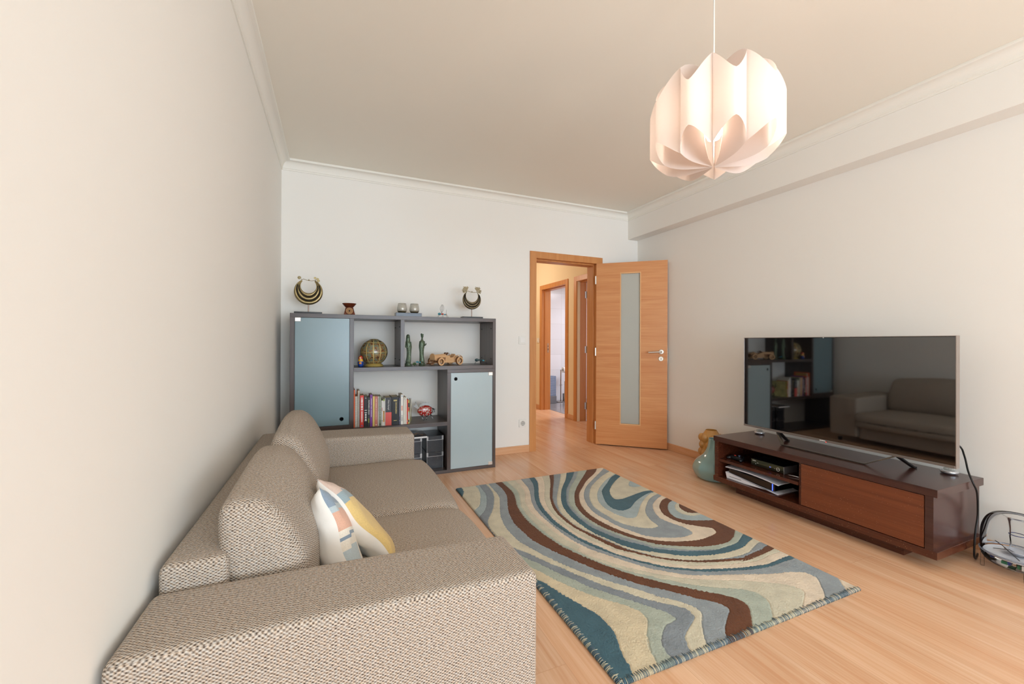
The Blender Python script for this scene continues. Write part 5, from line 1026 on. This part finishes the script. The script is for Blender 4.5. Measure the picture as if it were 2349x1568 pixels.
book(0.338, 0.3485, 0.699, (198, 190, 180), 'thin light grey book between the salmon and the sage green spines', marks=[(0.5, 0.95, 0.3, mat('print_grey', (140, 136, 130), 0.5))])
book(0.349, 0.366, 0.6985, (132, 144, 120), 'sage green book in the middle of the row', marks=[(0.20, 0.88, 0.18, WTXT), (0.04, 0.08, 0.5, KTXT)])
book(0.3675, 0.379, 0.6625, (226, 224, 218), 'slim white book with red script, right of the sage green one', marks=[(0.58, 0.72, 0.4, mat('print_red', (200, 70, 60), 0.5)), (0.18, 0.21, 0.5, KTXT)])
PIC = mat('print_food', (196, 140, 84), 0.5, noise=(60, 0.4, (1, 1, 1)))
book(0.3795, 0.3935, 0.672, (228, 226, 220), 'slim white book with a green top and food picture on its spine', marks=[(0.94, 1.0, 0.95, mat('print_green', (150, 172, 80), 0.5)), (0.14, 0.56, 0.9, PIC)])
book(0.400, 0.4495, 0.685, (62, 62, 66), 'thick book half black and half coral red with a title on the black half', split=(0.562, (220, 92, 84)), text=[('Mein Kampf', 0.017, 0.735, WTXT, 0.0)])
MB_ = book(0.395, 0.3997, 0.683, (232, 228, 218), 'white booklet slipped against the thick black and red book')
book(0.451, 0.508, 0.6875, (20, 22, 24), 'thick black dictionary with gold lettering', depth=0.17, text=[('DICIONÁRIO', 0.0165, 0.60, GTXT, 0.006)], marks=[(0.88, 0.895, 0.5, GTXT), (0.85, 0.865, 0.5, GTXT), (0.15, 0.165, 0.45, GTXT)])
book(0.510, 0.523, 0.680, (84, 84, 104), 'narrow slate blue book right of the black dictionary', marks=[(0.30, 0.85, 0.12, WTXT), (0.13, 0.15, 0.3, WTXT)])
book(0.5245, 0.546, 0.7065, (232, 228, 220), 'tall white book with an orange curve and blue dot on its spine', marks=[(0.93, 0.96, 0.4, mat('print_sky', (90, 160, 200), 0.5)), (0.46, 0.62, 0.35, mat('print_orange', (226, 110, 60), 0.5)), (0.10, 0.30, 0.2, KTXT)])
book(0.548, 0.5605, 0.680, (226, 220, 206), 'thin cream book, left one of two beside the tall white book', marks=[(0.93, 0.96, 0.3, KTXT)])
book(0.562, 0.5745, 0.680, (234, 228, 214), 'plain cream-white book, right one of two beside the tall white book')
book(0.575, 0.585, 0.661, (214, 70, 58), 'slim red book near the right end of the row', marks=[(0.1, 0.13, 0.6, WTXT)])
book(0.5855, 0.597, 0.655, (196, 178, 70), 'magazine with yellow and black spine patches near the right end', marks=[(0.70, 0.88, 0.9, KTXT), (0.55, 0.68, 0.9, mat('print_red', (200, 70, 60), 0.5)), (0.2, 0.5, 0.9, mat('print_pale', (190, 196, 190), 0.5)), (0.08, 0.16, 0.9, KTXT)])
# glossy magazine leaning at the end
t = thing('magazine', (0.612, 3.66, ZB), 'glossy magazine leaning at the right end of the book row', 'magazine', 'books on the lower shelf')
q = MB(); q.add([(0.5985, 3.60, ZB), (0.6015, 3.60, ZB), (0.6155, 3.60, 0.658), (0.6125, 3.60, 0.658), (0.616, 3.76, ZB), (0.645, 3.76, ZB), (0.640, 3.76, 0.650), (0.622, 3.76, 0.650)], [(0, 1, 2, 3), (7, 6, 5, 4), (0, 4, 5, 1), (1, 5, 6, 2), (2, 6, 7, 3), (3, 7, 4, 0)])
q.build('pages', mat('magazine_gloss', (206, 200, 190), 0.15, noise=(22, 0.25, (1, 1, 1))), t)
q = MB(); q.add([(0.602, 3.599, ZB), (0.6025, 3.599, ZB), (0.6165, 3.599, 0.659), (0.616, 3.599, 0.659), (0.6455, 3.76, ZB), (0.646, 3.76, ZB), (0.641, 3.76, 0.651), (0.6405, 3.76, 0.651)], [(0, 1, 2, 3), (7, 6, 5, 4), (0, 4, 5, 1), (1, 5, 6, 2), (2, 6, 7, 3), (3, 7, 4, 0)])
q.build('cover', mat('magazine_cover', (186, 176, 120), 0.15, noise=(16, 0.4, (1, 1, 1))), t)

# glass fish
FG = mat('clear_glass', (214, 220, 222), 0.03, trans=1.0, ior=1.45)
FRD = mat('red_speckled_glass', (190, 30, 24), 0.08, trans=0.35, coat=0.6); nt = FRD.node_tree; b_ = nt.nodes['Principled BSDF']
vz = nt.nodes.new('ShaderNodeTexNoise'); vz.inputs['Scale'].default_value = 70; vz.inputs['Detail'].default_value = 3; tcx = nt.nodes.new('ShaderNodeTexCoord'); nt.links.new(tcx.outputs['Object'], vz.inputs['Vector'])
rpx = nt.nodes.new('ShaderNodeValToRGB'); rpx.color_ramp.interpolation = 'CONSTANT'; rpx.color_ramp.elements[0].color = lin((186, 26, 20)); rpx.color_ramp.elements[1].position = 0.53; rpx.color_ramp.elements[1].color = lin((226, 206, 196)); nt.links.new(vz.outputs['Fac'], rpx.inputs[0]); nt.links.new(rpx.outputs[0], b_.inputs['Base Color'])
fx, fy, fz = 0.757, 3.69, 0.538
t = thing('glass_fish', (fx, fy, ZB), 'clear glass fish ornament with red speckled body beside the books', 'fish ornament')
MB().ball((fx-0.004, fy, fz), 0.056, n=28, sc=(1.22, .40, .88)).build('speckled_body', FRD, t, smooth=True)
hh = MB().ball((fx+0.055, fy, fz-0.002), 0.026, n=20, sc=(1.05, .6, 1.0)); hh.tube([(fx+0.076, fy, fz+0.012), (fx+0.086, fy, fz+0.006)], 0.005).tube([(fx+0.074, fy, fz-0.014), (fx+0.084, fy, fz-0.014)], 0.005)
hh.build('head', FG, t, smooth=True)
ta_ = MB(); ta_.prism([(fx-0.052, fz+0.012), (fx-0.085, fz+0.030), (fx-0.112, fz+0.052), (fx-0.092, fz+0.056), (fx-0.090, fz+0.088), (fx-0.078, fz+0.058), (fx-0.062, fz+0.036), (fx-0.046, fz+0.018)], fy-0.004, fy+0.004, axis='y'); ta_.build('tail_fin', FG, t, bevel=0.002)
df_ = MB(); pts = [(fx-0.058+0.012*k, fz+0.042+0.030*math.sin(PI*(k+1)/11)+(0.007 if k % 2 else 0)) for k in range(10)]
df_.prism([(fx-0.040, fz+0.028)]+pts+[(fx+0.055, fz+0.028), (fx+0.02, fz+0.038), (fx-0.015, fz+0.040)], fy-0.003, fy+0.003, axis='y'); df_.build('dorsal_fin', FG, t, bevel=0.0012)
lg = MB(); lg.tube([(fx-0.030, fy-0.008, fz-0.034), (fx-0.034, fy-0.020, fz-0.055), (fx-0.020, fy-0.024, ZB+0.006)], [0.008, 0.0065, 0.005]).tube([(fx+0.012, fy-0.006, fz-0.038), (fx-0.002, fy-0.028, ZB+0.006)], [0.007, 0.005]).tube([(fx+0.042, fy+0.006, fz-0.030), (fx+0.070, fy+0.012, ZB+0.006)], [0.007, 0.005])
lg.build('glass_feet', FG, t, smooth=True)

# ================================================================ storage boxes and book below
BOXM = mat('black_fibreboard', (28, 28, 32), 0.3, coat=0.3, bump=(160, 0.8), noise=(35, 0.4, (1, 1, 1)))
CRN = mat('box_metal_trim', (160, 158, 156), 0.35, metal=0.9)
def sbox(x0, x1, z0, label):
    y0, y1, H = 3.64, 3.90, 0.144; xm = (x0+x1)/2
    t = thing('storage_box', (xm, (y0+y1)/2, z0), label, 'storage box', 'black storage boxes in the lower cabinet')
    MB().box(x0+0.004, x1-0.004, y0+0.004, y1-0.004, z0, z0+H-0.006).build('box_body', BOXM, t, bevel=0.001)
    MB().box(x0, x1, y0, y1, z0+H-0.034, z0+H).build('lid', BOXM, t, bevel=0.001)
    q = MB(); q.box(x0-0.0006, x1+0.0006, y0-0.001, y0+0.002, z0+H-0.037, z0+H-0.0335)
    for a, s in ((x0, 1), (x1, -1)):
        q.box(min(a, a+s*0.014), max(a, a+s*0.014), y0-0.0015, y0, z0+H-0.034, z0+H+0.0005).box(min(a-s*0.0008, a), max(a-s*0.0008, a), y0-0.0015, y0+0.014, z0+H-0.034, z0+H+0.0005)
        q.box(min(a+s*0.003, a+s*0.006), max(a+s*0.003, a+s*0.006), y0+0.0025, y0+0.004, z0, z0+H-0.037)
    q.build('metal_corner_trim', CRN, t); return t
b0 = sbox(0.757, 0.907, 0.0285, 'black storage box at the bottom of the right stack, next to the lower glass door')
b1 = copy_tree(b0, (0.832, 3.77, 0.173)); b1['label'] = 'black storage box on top of the right stack, next to the lower glass door'
b2 = copy_tree(b0, (0.640, 3.77, 0.0285)); b2['label'] = 'black storage box at the bottom of the left stack, partly behind the sofa arm'
b3 = copy_tree(b0, (0.640, 3.77, 0.173)); b3['label'] = 'black storage box on the left stack directly under the glossy picture book'
t = thing('picture_book', (0.655, 3.70, 0.3175), 'glossy black picture book lying flat on the left storage boxes', 'book')
MB().box(0.545, 0.752, 3.585, 3.82, 0.3175, 0.3195).box(0.545, 0.752, 3.585, 3.82, 0.3345, 0.3365).build('cover', mat('glossy_black_cover', (34, 24, 18), 0.12, noise=(11, 0.9, (1, 1, 1))), t)
MB().box(0.548, 0.750, 3.588, 3.818, 0.3195, 0.3345).build('page_block', mat('white_pages', (232, 230, 228), 0.7), t)
pc = MB()
for (a, b, r_) in ((0.66, 3.70, 0.030), (0.69, 3.73, 0.018), (0.64, 3.67, 0.016), (0.715, 3.65, 0.012), (0.70, 3.685, 0.010)): pc.lathe([(r_, 0.3366), (r_, 0.3369)], (a, b, 0), n=9, fn=lambda r, z, an: r*(1+0.3*math.sin(3*an)))
pc.build('cover_picture', mat('cover_picture_amber', (190, 120, 70), 0.15, noise=(40, 0.5, (1, 1, 1))), t)

# ================================================================ vases
CEL = mat('celadon_glaze', (128, 162, 160), 0.08, coat=1.0, noise=(5, 0.08, (1, 1, .6)))
t = thing('ribbed_vase', (2.985, 2.545, 0), 'pale teal glazed vase with a wide base and slim neck at the bench end', 'vase')
pv = [(0.115, 0.0), (0.140, 0.012), (0.162, 0.05), (0.171, 0.085), (0.163, 0.118), (0.142, 0.150), (0.105, 0.180), (0.076, 0.215), (0.058, 0.255), (0.048, 0.30), (0.045, 0.335), (0.041, 0.335), (0.043, 0.30), (0.052, 0.255), (0.068, 0.218)]
def dense(P, k=4): return catmull(P, k)
MB().lathe(dense(pv), (2.985, 2.545, 0), n=96, fn=lambda r, z, a: r*(1+0.018*abs(math.cos(5*a))**6*(1 if 0.02 < z < 0.33 else 0)), cap=False).lathe([(0.0, 0.001), (0.115, 0.001)], (2.985, 2.545, 0), n=96, cap=False).build('vase_body', CEL, t, smooth=True)
OCH = mat('ochre_glaze', (196, 142, 72), 0.14, coat=0.8, noise=(6, 0.08, (1, 1, .5)))
ox, oy = 3.215, 2.775
t = thing('bubble_vase', (ox, oy, 0), 'ochre glazed vase covered in round bumps behind the teal vase', 'vase')
MB().lathe(dense([(0.070, 0.0), (0.082, 0.015), (0.085, 0.09), (0.086, 0.18), (0.088, 0.25), (0.082, 0.295), (0.062, 0.325), (0.050, 0.345), (0.046, 0.347), (0.052, 0.322), (0.07, 0.29)]), (ox, oy, 0), n=48, cap=False).lathe([(0.0, 0.001), (0.070, 0.001)], (ox, oy, 0), n=48, cap=False).build('vase_body', OCH, t, smooth=True)
bb_ = MB()
for k, z in enumerate((0.065, 0.145, 0.215, 0.275)):
    nn = 7
    for i in range(nn):
        a = 2*PI*(i+0.5*(k % 2))/nn; r = 0.078; s_ = (0.034, 0.034, 0.032, 0.033)[k]
        bb_.ball((ox+r*math.cos(a), oy+r*math.sin(a), z), s_, n=20, sc=(1, 1, 1.15))
bb_.build('round_bumps', OCH, t, smooth=True)

# ================================================================ things on and in the bench
CLR = mat('clear_crystal', (240, 240, 236), 0.05, trans=0.8, ior=1.5)
SLV = mat('pale_silver', (205, 208, 214), 0.22, metal=0.8)
def puck(x, y, label):
    t = thing('candle_dish', (x, y, 0.4205), label, 'candle dish', 'pale silver dishes on the television bench')
    MB().lathe([(0.020, 0), (0.034, 0.003), (0.0385, 0.010), (0.037, 0.016), (0.030, 0.0205), (0.020, 0.021), (0.018, 0.018), (0, 0.017)], (x, y, 0.4205), n=40).build('dish', SLV, t, smooth=True)
    q = MB(); rr_ = random.Random(2)
    for k in range(9): a = 2*PI*k/9; q.ball((x+0.017*math.cos(a), y+0.017*math.sin(a), 0.4205+0.0265), 0.0068, n=10)
    for k in range(4): a = 2*PI*k/4+0.4; q.ball((x+0.007*math.cos(a), y+0.007*math.sin(a), 0.4205+0.029), 0.0062, n=10)
    tag(q.build('glass_beads', CLR, t, smooth=True), 'clear glass beads'); return t
p1 = puck(3.165, 2.268, 'pale silver dish with glass beads under the far end of the television')
p2 = copy_tree(p1, (3.195, 1.158, 0.4205)); p2['label'] = 'pale silver dish with glass beads under the near end of the television'
# game console, white shells around a black core
CW_ = mat('console_white', (232, 232, 238), 0.35); CK = mat('console_gloss_black', (10, 10, 12), 0.06, coat=0.5)
t = thing('game_console', (2.96, 2.10, 0.108), 'white and glossy black game console lying on the lower bench shelf', 'game console')
GX0, GX1, GY0, GY1 = 2.800, 3.04, 1.870, 2.285
core = MB(); core.add([(GX0+0.012, GY0+0.03, 0.122), (GX1, GY0+0.03, 0.122), (GX1, GY1-0.02, 0.135), (GX0+0.012, GY1-0.02, 0.135), (GX0+0.012, GY0+0.03, 0.176), (GX1, GY0+0.03, 0.176), (GX1, GY1-0.02, 0.186), (GX0+0.012, GY1-0.02, 0.186)], [(3, 2, 1, 0), (4, 5, 6, 7), (0, 1, 5, 4), (1, 2, 6, 5), (2, 3, 7, 6), (3, 0, 4, 7)])
core.build('core', CK, t, bevel=0.004)
def shell(zf, thick):
    q = MB(); n = 24; vs = []; fs = []
    for i in range(n+1):
        y = GY0+(GY1-GY0)*i/n
        for j in range(9):
            x = GX0+(GX1-GX0)*j/8; z = zf((y-GY0)/(GY1-GY0), (x-GX0)/(GX1-GX0)); vs += [(x, y, z), (x, y, z+thick)]
    for i in range(n):
        for j in range(8):
            a = (i*9+j)*2; b = a+18; fs += [(a, b, b+2, a+2), (a+1, a+3, b+3, b+1)]
    for i in range(n):
        a = i*18; fs += [(a, a+1, a+19, a+18), (a+16, a+34, a+35, a+17)]
    for j in range(8):
        a = j*2; b = n*18+j*2; fs += [(a, a+2, a+3, a+1), (b, b+1, b+3, b+2)]
    q.add(vs, fs); return q
shell(lambda v, u: 0.176+0.014*v+0.018*math.sin(PI*min(1, v*0.9+0.05))*0.8+0.010*(1-u)*0-0.004*(1-min(1, u*6)), 0.006).build('upper_shell', CW_, t, weld=True, smooth=True, auto=40)
lowq = MB(); lowq.prism([(GY0, 0.1125), (GY0+0.005, 0.1085), (GY0+0.06, 0.120), (GY1-0.17, 0.1085), (GY1-0.012, 0.1085), (GY1, 0.150), (GY1, 0.156)], GX0, GX1-0.02, axis='x')
lowq.build('lower_shell', CW_, t, bevel=0.003)
MB().box(GX0-0.0006, GX0+0.002, GY1-0.135, GY1-0.035, 0.1265, 0.1295).build('disc_slot', DARK, t)
MB().box(GX0+0.010, GX0+0.0125, GY0+0.045, GY0+0.050, 0.126, 0.172).build('blue_light', mat('console_light', (60, 80, 255), 0.4, emit=(60, 90, 255), estr=2.5), t)
# set-top box
t = thing('set_top_box', (2.92, 2.0, 0.2495), 'black set-top box with mirrored front on the bench shelf', 'set-top box')
MB().box(2.853, 2.99, 1.868, 2.105, 0.2540, 0.2980).build('box_case', TVB, t, bevel=0.002)
MB().box(2.850, 2.853, 1.866, 2.107, 0.2530, 0.2990).build('front_plate', mat('mirrored_bronze', (86, 84, 68), 0.08, metal=0.8), t, bevel=0.001)
MB().box(2.849, 2.990, 1.862, 1.866, 0.2500, 0.3000).build('side_trim', SLV, t)
q = MB()
for k in range(4): q.lathe([(0.004, 0), (0.004, 0.0045)], (2.865+0.11*(k % 2), 1.885+0.20*(k//2), 0.2495), n=10)
q.build('rubber_foot', DARK, t)
q = MB(); q.T = Matrix.Translation((2.8498, 1.905, 0.272)) @ Matrix.Rotation(-PI/2, 4, 'Y'); q.lathe([(0.0125, 0), (0.0125, 0.0008), (0.0105, 0.0008), (0.0105, 0)], n=24, cap=False); q.T = Matrix.Identity(4)
for (dy, dz, sz) in ((0, 0.0, 0.003), (0.008, 0, 0.002), (-0.008, 0, 0.002), (0.024, -0.001, 0.002), (0.050, 0.002, 0.0025), (0.060, 0.003, 0.002), (0.15, 0.004, 0.004), (0.165, -0.004, 0.003)): q.box(2.8492, 2.8500, 1.905+dy-sz, 1.905+dy+sz, 0.272+dz-0.001, 0.272+dz+0.0015)
for k in range(4): q.box(2.8492, 2.8500, 2.070+k*0.007, 2.0745+k*0.007, 0.286, 0.291)
q.build('front_markings', WTXT, t)
MB().box(2.8490, 2.8498, 1.960, 1.964, 0.271, 0.275).build('blue_light', mat('console_light', (60, 80, 255), 0.4, emit=(60, 90, 255), estr=2.5), t)
# controller
t = thing('game_controller', (2.87, 2.235, 0.2495), 'black game controller with a red button in the far bench corner', 'game controller')
q = MB(); q.rbox((2.87, 2.235, 0.2665), (0.030, 0.045, 0.016), 0.012, 6, None)
for s in (-1, 1): q.tube([(2.865, 2.235+s*0.040, 0.268), (2.845, 2.235+s*0.050, 0.262), (2.825, 2.235+s*0.054, 0.2585)], [0.014, 0.012, 0.0085], n=14)
q.build('shell', mat('controller_black', (22, 22, 25), 0.35), t, smooth=True)
MB().lathe([(0.008, 0.282), (0.008, 0.2855), (0.006, 0.287), (0, 0.287)], (2.858, 2.245, 0), n=18).build('red_button', mat('button_red', (214, 70, 52), 0.35), t, smooth=True)
q = MB()
for dy in (-0.030,): q.lathe([(0.004, 0.280), (0.004, 0.290), (0.0095, 0.2915), (0.0095, 0.2945), (0, 0.295)], (2.850, 2.235+dy, 0), n=20)
q.build('thumb_stick', mat('stick_blue_grey', (92, 104, 130), 0.4), t, smooth=True)
tag(MB().tube([(2.85, 1.835, 0.2565), (2.86, 1.800, 0.2555), (2.875, 1.745, 0.2545)], [0.0025, 0.0048, 0.0042], n=10).build('metal_pen', SLV, None, origin=(2.86, 1.79, 0.2505), smooth=True), 'slim silver pen lying on the bench shelf beside the drawer', 'pen')

# ================================================================ clear plastic subwoofer at the right edge
CP = bpy.data.materials.new('clear_acrylic'); CP.use_nodes = True; nt = CP.node_tree; nt.nodes.remove(nt.nodes['Principled BSDF'])
lw = nt.nodes.new('ShaderNodeLayerWeight'); lw.inputs[0].default_value = 0.22; tp = nt.nodes.new('ShaderNodeBsdfTransparent'); gl = nt.nodes.new('ShaderNodeBsdfGlossy'); gl.inputs['Roughness'].default_value = 0.04
cm_ = nt.nodes.new('ShaderNodeMix'); cm_.data_type = 'RGBA'; cm_.inputs[6].default_value = (0.985, 0.988, 0.99, 1); cm_.inputs[7].default_value = (0.92, 0.945, 0.97, 1); nt.links.new(lw.outputs['Facing'], cm_.inputs[0]); nt.links.new(cm_.outputs[2], tp.inputs[0])
fr_ = nt.nodes.new('ShaderNodeFresnel'); fr_.inputs[0].default_value = 1.22; ms_ = nt.nodes.new('ShaderNodeMixShader'); nt.links.new(fr_.outputs[0], ms_.inputs[0]); nt.links.new(tp.outputs[0], ms_.inputs[1]); nt.links.new(gl.outputs[0], ms_.inputs[2]); nt.links.new(ms_.outputs[0], nt.nodes['Material Output'].inputs[0])
SX, SY_ = 3.165, 0.895
t = thing('clear_subwoofer', (SX, SY_, 0), 'clear dome-shaped plastic subwoofer on the floor at the right picture edge', 'speaker')
R_ = 0.128
dome = dense([(R_*0.99, 0.095), (R_, 0.13), (R_*0.99, 0.18), (R_*0.93, 0.225), (R_*0.80, 0.262), (R_*0.60, 0.284), (R_*0.40, 0.283), (R_*0.27, 0.262), (R_*0.22, 0.220), (R_*0.22, 0.180)])
MB().lathe(dome, (SX, SY_, 0), n=64, cap=False).build('dome', CP, t, smooth=True)
MB().lathe(dense([(0.0, 0.028), (R_*0.45, 0.028), (R_*0.80, 0.040), (R_*0.97, 0.068), (R_*1.0, 0.095)]), (SX, SY_, 0), n=64, cap=False).build('lower_bowl', CP, t, smooth=True)
MB().lathe([(R_*1.005, 0.091), (R_*1.03, 0.093), (R_*1.03, 0.098), (R_*1.005, 0.100)], (SX, SY_, 0), n=64, cap=False).build('rim_ring', mat('smoky_rim', (150, 156, 168), 0.15, trans=0.5), t, smooth=True)
MB().lathe(dense([(R_*0.22, 0.180), (R_*0.20, 0.14), (R_*0.26, 0.108), (R_*0.42, 0.099)]), (SX, SY_, 0), n=40, cap=False).build('port_tube', CP, t, smooth=True)
MB().lathe([(R_*0.225, 0.190), (R_*0.245, 0.192), (R_*0.225, 0.194)], (SX, SY_, 0), n=40, cap=False).build('port_ring', mat('indigo_ring', (60, 66, 110), 0.3), t, smooth=True)
MB().lathe([(0, 0.082), (R_*0.90, 0.082), (R_*0.92, 0.086), (R_*0.90, 0.090), (0, 0.090)], (SX, SY_, 0), n=48).build('driver_plate', mat('pale_plate', (214, 216, 222), 0.25), t, smooth=True, auto=40)
q = MB()
rr_ = random.Random(9)
for k in range(16):
    a = rr_.random()*2*PI; r = 0.03+rr_.random()*0.065; w_ = 0.006+rr_.random()*0.014; x, y = SX+r*math.cos(a), SY_+r*math.sin(a); q.box(x-w_, x+w_, y-w_*0.7, y+w_*0.7, 0.046, 0.058+rr_.random()*0.014, mi=k % 4)
q.build('circuit_parts', [mat('part_blue', (50, 70, 140), 0.4), mat('part_white', (220, 220, 214), 0.4), mat('part_green', (50, 120, 90), 0.4), mat('part_dark', (48, 48, 54), 0.4)], t)
MB().lathe([(0.0, 0.093), (0.020, 0.093), (0.048, 0.112), (0.052, 0.116), (0.046, 0.118), (0.015, 0.102), (0, 0.100)], (SX-0.01, SY_-0.01, 0), n=32).build('speaker_cone', mat('cone_grey', (182, 184, 192), 0.25), t, smooth=True)
for k in range(4):
    a = math.radians(208+90*k); MB().tube([(SX+R_*0.93*math.cos(a), SY_+R_*0.93*math.sin(a), 0.085), (SX+R_*0.93*math.cos(a), SY_+R_*0.93*math.sin(a), 0.0)], [0.006, 0.008], n=14).build('foot', CP, t, smooth=True, auto=40)
q = MB(); q.tube([(SX-0.09, SY_+0.05, 0.16), (SX-0.105, SY_+0.02, 0.15), (SX-0.10, SY_-0.01, 0.12), (SX-0.07, SY_-0.03, 0.085), (SX-0.04, SY_-0.02, 0.075)], 0.0018, n=6).tube([(SX-0.08, SY_+0.06, 0.115), (SX-0.06, SY_+0.01, 0.125), (SX-0.035, SY_-0.03, 0.10), (SX-0.04, SY_-0.04, 0.075)], 0.0014, n=6)
q.build('inner_cable', DARK, t, smooth=True)
